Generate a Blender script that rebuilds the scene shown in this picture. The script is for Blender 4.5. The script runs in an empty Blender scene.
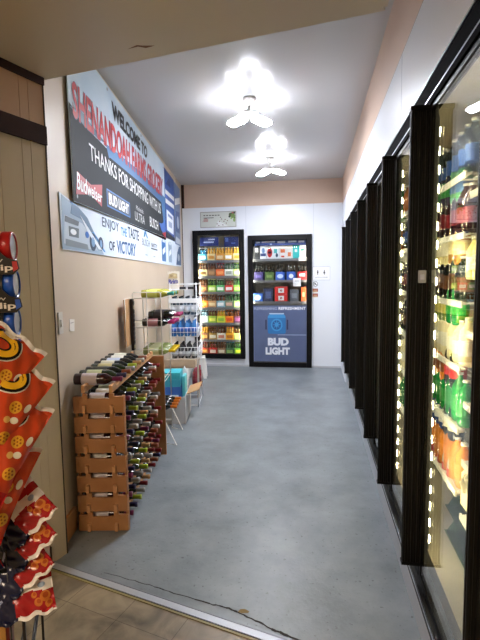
import bpy, math, random
from mathutils import Matrix, Vector
random.seed(7)
PI = math.pi
C = bpy.context.scene.collection
ORD = ['first','second','third','fourth','fifth','sixth','seventh','eighth','ninth','tenth','eleventh','twelfth']

# ------------------------------------------------------------------ materials
def lin(h):
    h = h.lstrip('#'); r = []
    for i in (0,2,4):
        c = int(h[i:i+2],16)/255
        r.append(c/12.92 if c <= .04045 else ((c+.055)/1.055)**2.4)
    return (*r,1)
_M = {}
def mat(name, col='#808080', rough=.5, metal=0, spec=.5, emit=None, es=1, alpha=1, trans=0, ior=1.45, noise=None, bump=0, bscale=30, coat=0):
    if name in _M: return _M[name]
    m = bpy.data.materials.new(name); m.use_nodes = True
    nt = m.node_tree; b = nt.nodes['Principled BSDF']
    b.inputs['Base Color'].default_value = lin(col)
    b.inputs['Roughness'].default_value = rough; b.inputs['Metallic'].default_value = metal
    b.inputs['Specular IOR Level'].default_value = spec; b.inputs['IOR'].default_value = ior
    b.inputs['Alpha'].default_value = alpha; b.inputs['Transmission Weight'].default_value = trans
    b.inputs['Coat Weight'].default_value = coat
    if emit: b.inputs['Emission Color'].default_value = lin(emit); b.inputs['Emission Strength'].default_value = es
    if noise or bump:
        tc = nt.nodes.new('ShaderNodeTexCoord')
        if noise:
            col2, sc, st = noise
            n = nt.nodes.new('ShaderNodeTexNoise'); n.inputs['Scale'].default_value = sc; n.inputs['Detail'].default_value = 6
            nt.links.new(tc.outputs['Object'], n.inputs['Vector'])
            r = nt.nodes.new('ShaderNodeValToRGB')
            r.color_ramp.elements[0].position = .5-st; r.color_ramp.elements[0].color = lin(col)
            r.color_ramp.elements[1].position = .5+st; r.color_ramp.elements[1].color = lin(col2)
            nt.links.new(n.outputs['Fac'], r.inputs['Fac']); nt.links.new(r.outputs['Color'], b.inputs['Base Color'])
        if bump:
            n2 = nt.nodes.new('ShaderNodeTexNoise'); n2.inputs['Scale'].default_value = bscale; n2.inputs['Detail'].default_value = 4
            nt.links.new(tc.outputs['Object'], n2.inputs['Vector'])
            bp = nt.nodes.new('ShaderNodeBump'); bp.inputs['Strength'].default_value = bump; bp.inputs['Distance'].default_value = .02
            nt.links.new(n2.outputs['Fac'], bp.inputs['Height']); nt.links.new(bp.outputs['Normal'], b.inputs['Normal'])
    _M[name] = m
    return m
def P(col, rough=.45, **k):                     # plain painted / printed material of a colour
    return mat('print_'+col.strip('#')+('_%d' % int(rough*100)), col, rough, **k)
def glass_mat(name, tint='#ffffff', ior=1.45, rough=0.0, trans=1.0):
    m = bpy.data.materials.new(name); m.use_nodes = True; nt = m.node_tree; nt.nodes.clear()
    o = nt.nodes.new('ShaderNodeOutputMaterial'); mix = nt.nodes.new('ShaderNodeMixShader')
    t = nt.nodes.new('ShaderNodeBsdfTransparent'); g = nt.nodes.new('ShaderNodeBsdfGlossy'); f = nt.nodes.new('ShaderNodeFresnel')
    t.inputs['Color'].default_value = lin(tint); g.inputs['Roughness'].default_value = rough; f.inputs['IOR'].default_value = ior
    ge = nt.nodes.new('ShaderNodeNewGeometry'); mr = nt.nodes.new('ShaderNodeMapRange'); mr.inputs[3].default_value = ior; mr.inputs[4].default_value = 1/ior
    nt.links.new(ge.outputs['Backfacing'], mr.inputs[0]); nt.links.new(mr.outputs[0], f.inputs['IOR'])
    nt.links.new(f.outputs[0], mix.inputs[0]); nt.links.new(t.outputs[0], mix.inputs[1]); nt.links.new(g.outputs[0], mix.inputs[2])
    nt.links.new(mix.outputs[0], o.inputs[0]); _M[name] = m
    return m

m_white = mat('white_cooler_panel', '#dfe3ea', .35, bump=.03, bscale=6)
m_pink = mat('peach_wall_paint', '#c9ae9b', .6, noise=('#cfb5a2', 3, .3))
m_lwall = mat('beige_wall_paint', '#cfbeaa', .42, noise=('#c8b6a2', 2.5, .3), bump=.05, bscale=5)
m_black = mat('black_aluminium', '#08080a', .45, spec=.25)
m_blackp = mat('black_ribbed_plastic', '#070606', .5, spec=.3)
m_alu = mat('aluminium_edge', '#a3a6ab', .3, 1)
m_trim = mat('dark_brown_trim', '#38221b', .75, spec=.2, noise=('#2e1b16', 8, .2))
m_panel = mat('cream_wall_panelling', '#bcae94', .5, noise=('#b4a58a', 4, .25))
m_panel2 = mat('tan_wall_panelling', '#b08c6c', .5, noise=('#b89878', 4, .25))
m_groove = mat('panel_groove', '#9d8c72', .7)
m_wood = mat('pine_rack_wood', '#9c6b42', .5, noise=('#b58254', 7, .25), bump=.05)
m_wood2 = mat('pale_rack_rail_wood', '#c9986a', .5, noise=('#b98658', 9, .25))
m_card = mat('brown_cardboard', '#c09468', .8)
m_wire = mat('ivory_wire', '#d8d4cb', .35)
m_wire2 = mat('white_coated_wire', '#eceef0', .4)
m_bwire = mat('black_wire', '#15120f', .4)
m_plasticw = mat('white_plastic', '#eceae6', .4)
m_glassb = mat('dark_wine_glass', '#0c100c', .08, coat=.5)
m_glassg = mat('green_wine_glass', '#27331a', .1, coat=.5)
m_glassr = mat('burgundy_wine_glass', '#2a0c12', .1, coat=.5)
m_shelf = mat('white_wire_shelf', '#d9d7cf', .35)
m_shelfd = mat('grey_steel_shelf', '#77787a', .4, .4)
m_liner = mat('cooler_liner', '#948c7c', .55, noise=('#857a68', 4, .3))
m_linerd = mat('cooler_liner_grey', '#6b6b6c', .6)
m_led = mat('led_strip_light', '#ffffff', .5, emit='#ffecb8', es=95)
m_led2 = mat('cool_led_strip_light', '#ffffff', .5, emit='#fff6dc', es=42)
m_lamp = mat('ceiling_lamp_light', '#ffffff', .5, emit='#f3f6ff', es=125)
MYFIX = 1
m_glass = glass_mat('door_glass', '#f2f5f3', 1.5)
m_glassback = glass_mat('beer_door_glass', '#f4f6f8', 1.35)
m_clear = glass_mat('clear_bottle_plastic', '#cfdde6', 1.5, .05)
m_clam = glass_mat('green_tinted_plastic', '#8fc7a4', 1.5, .08)
m_film = glass_mat('clear_wrap', '#f0f0f0', 1.45, .1)

def ceiling_mat():
    m = mat('glossy_white_ceiling', '#c6c6c8', .3, bump=.035, bscale=2.2, spec=.5)
    m.node_tree.nodes['Principled BSDF'].inputs['Roughness'].default_value = .2
    return m
m_ceil = ceiling_mat(); m_ceil.node_tree.nodes['Principled BSDF'].inputs['Specular IOR Level'].default_value = .14
m_store_ceil = mat('store_ceiling_paint', '#c3b6a2', .35, bump=.03, bscale=3)

def floor_mat():
    m = mat('grey_epoxy_floor', '#7c8792', .4); nt = m.node_tree; b = nt.nodes['Principled BSDF']
    tc = nt.nodes.new('ShaderNodeTexCoord')
    n = nt.nodes.new('ShaderNodeTexNoise'); n.inputs['Scale'].default_value = 2.6; n.inputs['Detail'].default_value = 12; n.inputs['Roughness'].default_value = .65
    r = nt.nodes.new('ShaderNodeValToRGB'); e = r.color_ramp.elements
    e[0].position = .3; e[0].color = lin('#666d71'); e[1].position = .7; e[1].color = lin('#8a9196')
    n2 = nt.nodes.new('ShaderNodeTexNoise'); n2.inputs['Scale'].default_value = 45; n2.inputs['Detail'].default_value = 3
    r2 = nt.nodes.new('ShaderNodeValToRGB'); e = r2.color_ramp.elements
    e[0].position = .28; e[0].color = lin('#4d5358'); e[1].position = .36; e[1].color = (1,1,1,1)
    mx = nt.nodes.new('ShaderNodeMix'); mx.data_type = 'RGBA'; mx.blend_type = 'MULTIPLY'; mx.inputs[0].default_value = .55
    for q in (n, n2): nt.links.new(tc.outputs['Object'], q.inputs['Vector'])
    nt.links.new(n.outputs['Fac'], r.inputs['Fac']); nt.links.new(n2.outputs['Fac'], r2.inputs['Fac'])
    nt.links.new(r.outputs['Color'], mx.inputs[6]); nt.links.new(r2.outputs['Color'], mx.inputs[7]); nt.links.new(mx.outputs[2], b.inputs['Base Color'])
    mr = nt.nodes.new('ShaderNodeMapRange'); mr.inputs[3].default_value = .28; mr.inputs[4].default_value = .5
    nt.links.new(n.outputs['Fac'], mr.inputs[0]); nt.links.new(mr.outputs[0], b.inputs['Roughness'])
    bp = nt.nodes.new('ShaderNodeBump'); bp.inputs['Strength'].default_value = .12; bp.inputs['Distance'].default_value = .01
    nt.links.new(n2.outputs['Fac'], bp.inputs['Height']); nt.links.new(bp.outputs['Normal'], b.inputs['Normal'])
    return m
m_floor = floor_mat()
def tile_mat():
    m = mat('beige_store_tile', '#8f8069', .4); nt = m.node_tree; b = nt.nodes['Principled BSDF']
    tc = nt.nodes.new('ShaderNodeTexCoord')
    n = nt.nodes.new('ShaderNodeTexNoise'); n.inputs['Scale'].default_value = 5; n.inputs['Detail'].default_value = 10; n.inputs['Distortion'].default_value = 1.2
    r = nt.nodes.new('ShaderNodeValToRGB'); e = r.color_ramp.elements
    e[0].position = .32; e[0].color = lin('#5f5342'); e[1].position = .68; e[1].color = lin('#9a8b70')
    br = nt.nodes.new('ShaderNodeTexBrick'); br.offset = 0; br.inputs['Scale'].default_value = 1; br.inputs['Brick Width'].default_value = .305; br.inputs['Row Height'].default_value = .305
    br.inputs['Mortar Size'].default_value = .0012; br.inputs['Mortar'].default_value = lin('#71644f')
    br.inputs['Color1'].default_value = (1,1,1,1); br.inputs['Color2'].default_value = (.94,.94,.92,1)
    mx = nt.nodes.new('ShaderNodeMix'); mx.data_type = 'RGBA'; mx.blend_type = 'MULTIPLY'; mx.inputs[0].default_value = .9
    nt.links.new(tc.outputs['Object'], n.inputs['Vector']); nt.links.new(tc.outputs['Object'], br.inputs['Vector'])
    nt.links.new(n.outputs['Fac'], r.inputs['Fac']); nt.links.new(r.outputs['Color'], mx.inputs[6]); nt.links.new(br.outputs['Color'], mx.inputs[7])
    nt.links.new(mx.outputs[2], b.inputs['Base Color'])
    return m
m_tile = tile_mat()

# ------------------------------------------------------------------ mesh builder
_TC = {}
def text_geo(s, bold=.012):
    k = (s, bold)
    if k in _TC: return _TC[k]
    cu = bpy.data.curves.new('t', 'FONT'); cu.body = s; cu.offset = bold; cu.resolution_u = 3
    o = bpy.data.objects.new('t', cu); C.objects.link(o)
    dg = bpy.context.evaluated_depsgraph_get(); me = bpy.data.meshes.new_from_object(o.evaluated_get(dg))
    vs = [(v.co.x, v.co.y) for v in me.vertices]; fs = [list(p.vertices) for p in me.polygons]
    ns = [p.normal.z for p in me.polygons]
    fs = [f if nz >= 0 else f[::-1] for f, nz in zip(fs, ns)]
    bpy.data.objects.remove(o); bpy.data.curves.remove(cu); bpy.data.meshes.remove(me)
    xs = [v[0] for v in vs]; ys = [v[1] for v in vs]; x0, x1, y0, y1 = min(xs), max(xs), min(ys), max(ys)
    g = [((x-x0)/(x1-x0), (y-y0)/(y1-y0)) for x, y in vs]
    _TC[k] = (g, fs); return _TC[k]

class MB:
    def __init__(s): s.v = []; s.f = []; s.m = []; s.sm = []; s.mats = []; s.T = Matrix()
    def mi(s, m):
        if m not in s.mats: s.mats.append(m)
        return s.mats.index(m)
    def add(s, vs, fs, m, smooth=False):
        o = len(s.v); s.v += [tuple(s.T @ Vector(p)) for p in vs]; i = s.mi(m)
        for f in fs: s.f.append([o+j for j in f]); s.m.append(i); s.sm.append(smooth)
        return s
    def box(s, x0, x1, y0, y1, z0, z1, m):
        v = [(x0,y0,z0),(x1,y0,z0),(x1,y1,z0),(x0,y1,z0),(x0,y0,z1),(x1,y0,z1),(x1,y1,z1),(x0,y1,z1)]
        return s.add(v, [(0,3,2,1),(4,5,6,7),(0,1,5,4),(1,2,6,5),(2,3,7,6),(3,0,4,7)], m)
    def prism(s, pts, a, b, m, axis='z'):
        def q(p, h): return (p[0],p[1],h) if axis == 'z' else ((p[0],h,p[1]) if axis == 'y' else (h,p[0],p[1]))
        n = len(pts); v = [q(p,a) for p in pts]+[q(p,b) for p in pts]
        f = [tuple(range(n))[::-1], tuple(range(n,2*n))]+[(i,(i+1)%n,n+(i+1)%n,n+i) for i in range(n)]
        return s.add(v, f, m)
    def lathe(s, prof, m, seg=16, axis='z', mats=None):
        # prof [(r,h)]; mats: material per ring band
        def q(r, t, h):
            c, d = r*math.cos(t), r*math.sin(t)
            return (c,d,h) if axis == 'z' else ((h,c,d) if axis == 'x' else (d,h,c))
        n = len(prof); v = []
        for r, h in prof:
            for k in range(seg): v.append(q(r, 2*PI*k/seg, h))
        for i in range(n-1):
            fs = [(i*seg+k, i*seg+(k+1)%seg, (i+1)*seg+(k+1)%seg, (i+1)*seg+k) for k in range(seg)]
            if i == 0: base = len(s.v); s.add(v, fs, mats[i] if mats else m, True)
            else:
                ii = s.mi(mats[i] if mats else m)
                for f in fs: s.f.append([base+j for j in f]); s.m.append(ii); s.sm.append(True)
        for i, rev in ((0, True), (n-1, False)):
            if prof[i][0] > 1e-5:
                f = [base+i*seg+k for k in range(seg)]
                s.f.append(f[::-1] if rev else f); s.m.append(s.mi(m if not mats else mats[min(i,n-2)])); s.sm.append(False)
        return s
    def tube(s, pts, r, m, seg=6):
        pts = [Vector(p) for p in pts]; rings = []
        for i, p in enumerate(pts):
            d = (pts[min(i+1,len(pts)-1)]-pts[max(i-1,0)]).normalized()
            a = d.cross(Vector((0,0,1)));
            if a.length < .01: a = d.cross(Vector((1,0,0)))
            a.normalize(); b = d.cross(a)
            rings.append([p+a*r*math.cos(2*PI*k/seg)+b*r*math.sin(2*PI*k/seg) for k in range(seg)])
        v = [q for rg in rings for q in rg]; n = len(pts)
        f = [(i*seg+k, i*seg+(k+1)%seg, (i+1)*seg+(k+1)%seg, (i+1)*seg+k) for i in range(n-1) for k in range(seg)]
        f += [tuple(range(seg))[::-1], tuple((n-1)*seg+k for k in range(seg))]
        return s.add([tuple(p) for p in v], f, m, True)
    def poly(s, pts, m): return s.add(pts, [tuple(range(len(pts)))], m)
    def text(s, t, quad, m, bold=.012):
        # quad: four 3D corners bl, br, tr, tl
        g, fs = text_geo(t, bold); a, b, c, d = [Vector(p) for p in quad]
        vs = [tuple((a*(1-u)+b*u)*(1-w)+(d*(1-u)+c*u)*w) for u, w in g]
        return s.add(vs, fs, m)
    def mapped(s, gvs, fs, fn, m): return s.add([fn(*p) for p in gvs], fs, m)
    def build(s, name, parent=None, loc=None, rz=0, bevel=0, rot=None):
        me = bpy.data.meshes.new(name); me.from_pydata(s.v, [], s.f)
        for m in s.mats: me.materials.append(m)
        me.polygons.foreach_set('material_index', s.m); me.polygons.foreach_set('use_smooth', s.sm); me.update()
        o = bpy.data.objects.new(name, me); C.objects.link(o)
        if loc is not None: o.location = loc
        if rot is not None: o.rotation_euler = rot
        else: o.rotation_euler = (0,0,rz)
        if parent: o.parent = parent
        if bevel:
            b = o.modifiers.new('bevel','BEVEL'); b.width = bevel; b.segments = 2; b.limit_method = 'ANGLE'; b.angle_limit = .7
        return o
def disc_pts(cx, cy, rx, ry, n=20): return [(cx+rx*math.cos(2*PI*k/n), cy+ry*math.sin(2*PI*k/n)) for k in range(n)]
def tag(o, label=None, cat=None, group=None, kind=None):
    if label: o['label'] = label
    if cat: o['category'] = cat
    if group: o['group'] = group
    if kind: o['kind'] = kind
    return o
def thing(name, label, cat, loc=(0,0,0), rz=0, group=None, rot=None):
    o = bpy.data.objects.new(name, None); C.objects.link(o); o.location = loc; o.rotation_euler = rot or (0,0,rz); o.empty_display_size = .05
    return tag(o, label, cat, group)
def struct(mb, name, **k): return tag(mb.build(name, **k), kind='structure')
def clone(root, loc, rot, label, group=None, mats=None, scale=None):
    # copy of a thing with its parts; mats = {child name stem or '': material} replaces the first slot
    r = root.copy(); C.objects.link(r); r.location = loc; r.rotation_euler = rot; r['label'] = label
    if scale: r.scale = scale
    if group: r['group'] = group
    def setm(o, key):
        if mats and key in mats and o.type == 'MESH':
            o.material_slots[0].link = 'OBJECT'; o.material_slots[0].material = mats[key]
    setm(r, '')
    for ch in list(root.children):
        c = ch.copy(); C.objects.link(c); c.parent = r; setm(c, c.name.split('.')[0])
        for g in ch.children:
            d = g.copy(); C.objects.link(d); d.parent = c
    return r
def drop(root):                                  # remove a prototype after cloning
    for ch in list(root.children):
        for g in list(ch.children): bpy.data.objects.remove(g)
        bpy.data.objects.remove(ch)
    bpy.data.objects.remove(root)

# ------------------------------------------------------------------ frames of reference
P0 = Vector((-1.423, 2.343, 0)); PH = math.asin(.15405)
U = Vector((-.15405, .98806, 0)); N = Vector((.98806, .15405, 0))
def L(d, s, z=0): return P0+N*d+U*s+Vector((0,0,z))        # left wall: d out of the wall, s along it
SA = math.radians(-15.6)
SD = Vector((math.cos(SA), math.sin(SA), 0)); SB = Vector((math.sin(SA), -math.cos(SA), 0))   # along the threshold; back into the store
def S(a, b, z=0): return P0+SD*a+SB*b+Vector((0,0,z))
PW = Vector((-1.482,2.343,0)); PHW = math.atan2(.818,5.572)
HC = 3.177; YB = 7.915; XR = .448; LS = 2.65

# ------------------------------------------------------------------ shell
b = MB()
c0 = S(0,.095); c1 = S(2.2,.095)
b.poly([(c0.x-.9,c0.y+.25,0),(c1.x,c1.y,0),(c1.x,9,0),(-3.2,9,0)], m_floor)
f = struct(b, 'floor')
b = MB(); q = [S(-1.6,.14,-.001), S(-1.6,4.6,-.001), S(3.4,4.6,-.001), S(3.4,.12,-.001)]
# store tiles laid square to the store: mesh in a rotated frame
b.poly([(-1.6,-4.8,0),(3.4,-4.8,0),(3.4,-.155,0),(-1.6,-.155,0)], m_tile)
o = struct(b, 'floor_store', loc=P0+Vector((0,0,-.0005)), rz=SA)
b = MB(); b.box(-.4,2.6,-.165,-.085,-.02,-.002, P('#6f665a',.7)); o = struct(b, 'trim_1', loc=P0, rz=SA)   # bed of the strip
b = MB()
b.box(-.02,1.96,-.158,-.146,-.002,.004, mat('brass_edge','#857a4c',.5)); b.box(-.02,1.96,-.146,-.140,-.002,.003, m_black)
b.box(-.02,1.96,-.140,-.102,-.002,.006, mat('strip_metal','#a9acb2',.45,.35)); b.box(-.02,1.96,-.102,-.094,-.002,.008, mat('zinc_edge','#7d8086',.45,.4))
tag(b.build('threshold_strip', loc=P0, rz=SA), 'long metal threshold strip between beige store tiles and grey painted floor', 'threshold strip')
# crack in the painted floor
b = MB(); rc = random.Random(3)
pts = [(-1.13,2.205),(-1.0,2.178),(-.845,2.14),(-.7,2.10),(-.505,2.052),(-.42,2.04),(-.348,2.008),(-.25,1.965),(-.151,1.918),(-.061,1.885),(.05,1.86),(.2,1.81)]
fine = []
for i in range(len(pts)-1):
    for k in range(5):
        t = k/5; fine.append((pts[i][0]*(1-t)+pts[i+1][0]*t, pts[i][1]*(1-t)+pts[i+1][1]*t+rc.uniform(-.004,.004)))
for i in range(len(fine)-1):
    w = .0015+.006*min(1,i/40)*rc.uniform(.4,1.2); (x0,y0),(x1,y1) = fine[i], fine[i+1]
    b.poly([(x0,y0-w,.0008),(x1,y1-w,.0008),(x1,y1+w,.0008),(x0,y0+w,.0008)], mat('crack_dirt','#2c2a27',.9))
b.poly([(x-.36,y+2.03,.0009) for x,y in [(0,-.012),(.02,-.018),(.05,-.012),(.055,0),(.03,.012),(.01,.008)]], mat('chipped_filler','#7d6a45',.9))
tag(b.build('crack', parent=f))

b = MB(); pts = [(-.86,2.13),(-.80,2.115),(-.77,2.135),(-.72,2.12),(-.775,2.11),(-.80,2.10)]
b.poly([(x,y,LS-.0012) for x,y in pts], mat('paint_chip','#7a5a44',.8)); tag(b.build('paint_chip'),'small brown chip in the paint of the lowered store ceiling','paint chip')
# corridor ceiling, left wall, back wall
b = MB(); b.box(-3.2,1.4,.8,8.3,HC,HC+.05,m_ceil); struct(b,'ceiling')
b = MB(); LW = 5.70
b.box(-.12,0,0,LW,0,HC+.02,m_lwall); struct(b,'wall_left',loc=PW,rz=PHW)
b = MB(); b.box(0,.05,5.63,5.70,0,HC,m_trim); struct(b,'trim_2',loc=PW,rz=PHW)
b = MB(); b.box(0,.02,.07,.26,0,.145,m_wood2); struct(b,'baseboard_left',loc=PW,rz=PHW)
# back wall in pieces round the two door openings
D1 = (-2.08,-1.22,.16,2.36); D2 = (-1.11,-.07,.02,2.25)
b = MB(); T = .10; ZP = 2.775
xL, xR = -2.45, .50
b.box(xL,D1[0],YB,YB+T,0,ZP,m_white); b.box(D1[1],D2[0],YB,YB+T,0,ZP,m_white); b.box(D2[1],xR,YB,YB+T,0,ZP,m_white)
b.box(D1[0],D1[1],YB,YB+T,D1[3],ZP,m_white); b.box(D1[0],D1[1],YB,YB+T,0,D1[2],m_white); b.box(D2[0],D2[1],YB,YB+T,D2[3],ZP,m_white)
for x in (-1.165, -.02+.0): b.box(x-.002,x+.002,YB-.002,YB,D2[3] if x < -1 else 0,ZP,P('#b9bfca'))
struct(b,'wall_back')
b = MB(); b.box(xL,xR,YB+.02,YB+T,ZP,HC,m_pink); struct(b,'wall_back_upper')
b = MB(); b.box(D2[1]+.03,XR,YB-.012,YB,0,.03,P('#b9bcc2')); b.box(-2.28,-1.14,YB-.012,YB,0,.03,P('#b9bcc2')); struct(b,'baseboard_back')
# wall over the right hand coolers
b = MB(); b.box(XR,XR+.1,.2,YB,2.345,2.735,m_white); b.box(XR,XR+.1,6.86,YB,0,2.36,m_white)
for y in (2.62,4.9,6.1): b.box(XR-.001,XR,y-.0015,y+.0015,2.35,2.735,P('#9aa3b0'))
struct(b,'wall_right')
b = MB(); b.box(XR+.004,XR+.1,.2,YB,2.74,HC,m_pink); b.box(XR,XR+.1,.2,YB,2.735,2.74,P('#8d8077')); struct(b,'wall_right_upper')
# store: lowered ceiling, panelled wall, rest of the room
e0 = Vector((-1.403,2.329,0)); e1 = Vector((.262,2.0,0))
b = MB(); q = [e0+Vector((0,0,0)), e1, Vector((.262,.9,0)), Vector((.9,.9,0)), Vector((.9,-3.2,0)), Vector((-3.4,-3.2,0)), Vector((-3.4,2.9,0)), Vector((-1.8,2.45,0))]
pts = [(p.x,p.y) for p in q][::-1]
b.prism(pts, LS, LS+.06, m_store_ceil); struct(b,'ceiling_store')
b = MB()
dv = (e1-e0).normalized(); nn = Vector((-dv.y,dv.x,0))
b.prism([(p.x,p.y) for p in (e0-dv*.6, e1, e1+nn*.03+dv*.01, e0-dv*.6+nn*.03)], LS, HC, m_store_ceil)
b.prism([(e1.x,e1.y),(e1.x,.9),(e1.x+.02,.9),(e1.x+.02,e1.y)][::-1], LS, HC, m_store_ceil)
b.prism([(e1.x,.9),(XR+.1,.9),(XR+.1,.87),(e1.x,.87)], LS, HC, m_store_ceil)
struct(b,'wall_over_opening')
# panelling: vertical boards with grooves, lower cream and upper tan
def panelling(z0, z1, m, name):
    b = MB(); x = 0; w = [.10,.055,.13,.07,.10]; i = 0; pts = [(0,.06)]
    a = 0; prof = []
    while a < 4.4:
        ww = w[i % 5]; i += 1
        prof += [(a,0),(a+ww-.004,0),(a+ww-.002,-.004),(a+ww,-.004)] if False else [(a+.001,0),(a+ww-.003,0),(a+ww-.002,.002),(a+ww-.0,.002)]
        a += ww
    pts = prof+[(a,.06),(0,.06)]
    # local x = into the store from P0, local y = away behind the wall face
    b.prism(pts, z0, z1, m)
    # frame: x along SB, y along -SD
    M = Matrix(((SB.x,-SD.x,0,P0.x),(SB.y,-SD.y,0,P0.y),(0,0,1,0),(0,0,0,1)))
    b.v = [tuple(M @ Vector(p)) for p in b.v]
    return struct(b, name)
panelling(.0, 2.31, m_panel, 'wall_store_left'); panelling(2.40, 2.66, m_panel2, 'wall_store_left_upper')
def onpanel(b):
    M = Matrix(((SB.x,-SD.x,0,P0.x),(SB.y,-SD.y,0,P0.y),(0,0,1,0),(0,0,0,1)))
    b.v = [tuple(M @ Vector(p)) for p in b.v]; return b
b = MB(); b.box(0,4.4,-.014,.05,2.305,2.402,m_trim); struct(onpanel(b),'trim_3')
b = MB(); b.box(0,4.4,-.014,.05,2.612,2.65,m_trim); struct(onpanel(b),'trim_4')
b = MB(); b.box(.12,4.4,-.012,-.0005,0,.11,P('#2a201a',.6)); struct(onpanel(b),'baseboard_store')
b = MB(); b.box(-.003,.004,-.003,.03,0,2.62,P('#3b332b',.8)); struct(onpanel(b),'trim_5')
b = MB(); b.box(-3.5,-3.4,-3.2,3.4,0,LS,m_panel); struct(b,'wall_store_far_left')
b = MB(); b.box(-3.5,1.0,-3.3,-3.2,0,LS,m_panel); struct(b,'wall_store_behind')
b = MB(); b.box(.47,.57,-3.2,.2,0,LS,m_panel); b.box(.47,1.3,.1,.2,0,HC,m_panel); struct(b,'wall_store_right')

# ------------------------------------------------------------------ right hand run of glass door coolers
cool = thing('display_cooler','long run of black framed glass door coolers filling the right hand side','cooler',(.010,0,0))
OX, OY = .010, .09
MY = [1.914+.761*k for k in range(-1,7)]; MY[0] = 1.115          # near face of each full length handle
Y0, Y1 = .30, 6.86
b = MB(); m_head = mat('matt_black_header','#050506',.85,spec=.03)
b.box(.425,.48,Y0,Y1,2.270,2.345,m_head); b.box(.421,.426,Y0,Y1,2.337,2.345,m_alu); b.box(.422,.426,Y0,Y1,2.262,2.268,m_alu); b.box(.43,.48,Y0,Y1,2.255,2.272,m_head); b.box(.42,.47,Y0,Y1,2.235,2.258,m_head)
b.build('header_rail',cool)
b = MB(); b.box(.41,.48,Y0,Y1,.265,.31,m_black); b.box(.408,.412,Y0,Y1,.29,.296,m_alu); b.build('sill_rail',cool)
b = MB(); b.box(.425,.50,Y0,Y1,.2,.265,P('#b4b9c0',.5)); b.box(.455,.50,Y0,Y1,0,.2,P('#a9afb7',.5)); b.build('kick_plate',cool)
b = MB(); b.box(1.25,1.30,Y0,Y1,.2,2.36,m_liner); b.box(.48,1.25,Y0,Y1,2.32,2.36,m_liner); b.box(.48,1.25,Y0,Y1,.2,.39,m_liner); b.box(.48,1.25,Y1-.03,Y1,.30,2.32,m_liner); b.box(.48,1.25,Y0,Y0+.03,.30,2.32,m_liner)
b.box(.5,1.3,Y0,Y1,0,.2,m_linerd)
b.build('liner',cool)
def handle_mb():
    b = MB(); # cross section in x (out from the door) and y, ribs on both faces
    pr = [(.356,.006),(.360,0),(.366,0),(.368,.005),(.376,.005),(.378,0),(.388,0),(.390,.005),(.399,.005),(.401,0),(.410,0),(.412,.005),(.420,.005),(.422,0),(.426,0),
          (.426,.028),(.38,.028),(.356,.026),(.356,.020),(.359,.018),(.359,.012),(.356,.010)]
    b.prism(pr, .385, 2.218, m_blackp)
    b.box(.353,.4275,-.003,.031,2.218,2.236,m_black); b.box(.353,.4275,-.003,.031,.376,.388,m_black)
    return b
hproto = handle_mb().build('door_handle'); hm = hproto.data; bpy.data.objects.remove(hproto)
fm = MB()                                         # door frame, hinge to latch, local y 0..0.649
W_ = .735
fm.box(.428,.443,0,W_,.31,.335,m_black); fm.box(.428,.443,0,W_,2.215,2.235,m_black); fm.box(.428,.443,0,.012,.335,2.215,m_black); fm.box(.428,.443,W_-.012,W_,.335,2.215,m_black)
fo = fm.build('door_frame'); fmesh = fo.data; bpy.data.objects.remove(fo)
gm = MB(); gm.box(.432,.438,.012,W_-.012,.335,2.215,m_glass); go = gm.build('glass_pane'); gmesh = go.data; bpy.data.objects.remove(go)
mm = MB(); mm.box(.430,.444,.012,.034,.31,2.235,m_black); mm.box(.445,.455,.0,.06,.31,2.26,m_linerd); mo = mm.build('mullion'); mmesh = mo.data; bpy.data.objects.remove(mo)
lm = MB()
lm.box(.456,.462,.006,.044,.45,2.2,m_alu)
for k in range(24):
    z = .47+k*.072
    lm.box(.462,.468,.018,.030,z,z+.030,m_led)
lo = lm.build('light_strip'); lmesh = lo.data; bpy.data.objects.remove(lo)
for k, y in enumerate(MY):
    for nm, me in (('mullion',mmesh),('light_strip',lmesh)):
        o = bpy.data.objects.new(nm, me); C.objects.link(o); o.parent = cool; o.location = (0,y,0)
for k in range(len(MY)):
    y = MY[k]-.725
    d = bpy.data.objects.new('glass_door', fmesh); C.objects.link(d); d.parent = cool; d.location = (0,y,0)
    g = bpy.data.objects.new('glass_pane', gmesh); C.objects.link(g); g.parent = d
    h = bpy.data.objects.new('door_handle', hm); C.objects.link(h); h.parent = d; h.location = (0,.725,0)
bayshelves = {0:[.66,.93,1.23,1.42,1.57,1.85],1:[.65,.87,1.10,1.375,1.63,1.89]}
def wire_shelf(y0, y1, z):
    b = MB(); b.box(.555,.562,y0,y1,z-.020,z+.005,m_shelf); b.box(.562,.575,y0,y1,z-.008,z-.002,m_shelf)
    for k in range(13):
        x = .575+k*.05; b.box(x,x+.006,y0,y1,z-.006,z,m_shelf)
    for k in range(3):
        yy = y0+(y1-y0)*(k+.5)/3; b.box(.575,1.2,yy-.004,yy+.004,z-.012,z-.006,m_shelf)
    return b
for k in range(8):
    y0 = MY[0]-.76+k*.761+.03; y1 = y0+.70
    for z in bayshelves.get(k-0, [.71,.97,1.22,1.48,1.75,1.98]):
        wire_shelf(y0,y1,z).build('shelf',cool)
# small white lock tag on the nearest handle
b = MB(); b.box(.402,.432,0,.0105,0,.05,P('#a9adbd')); b.box(.408,.425,-.006,0,.012,.034,P('#bfc6dd'))
tag(b.build('sensor_clip', loc=(0,1.9,1.56), bevel=.004), 'small white plastic clip stuck on the nearest tall black cooler handle','clip')

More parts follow.
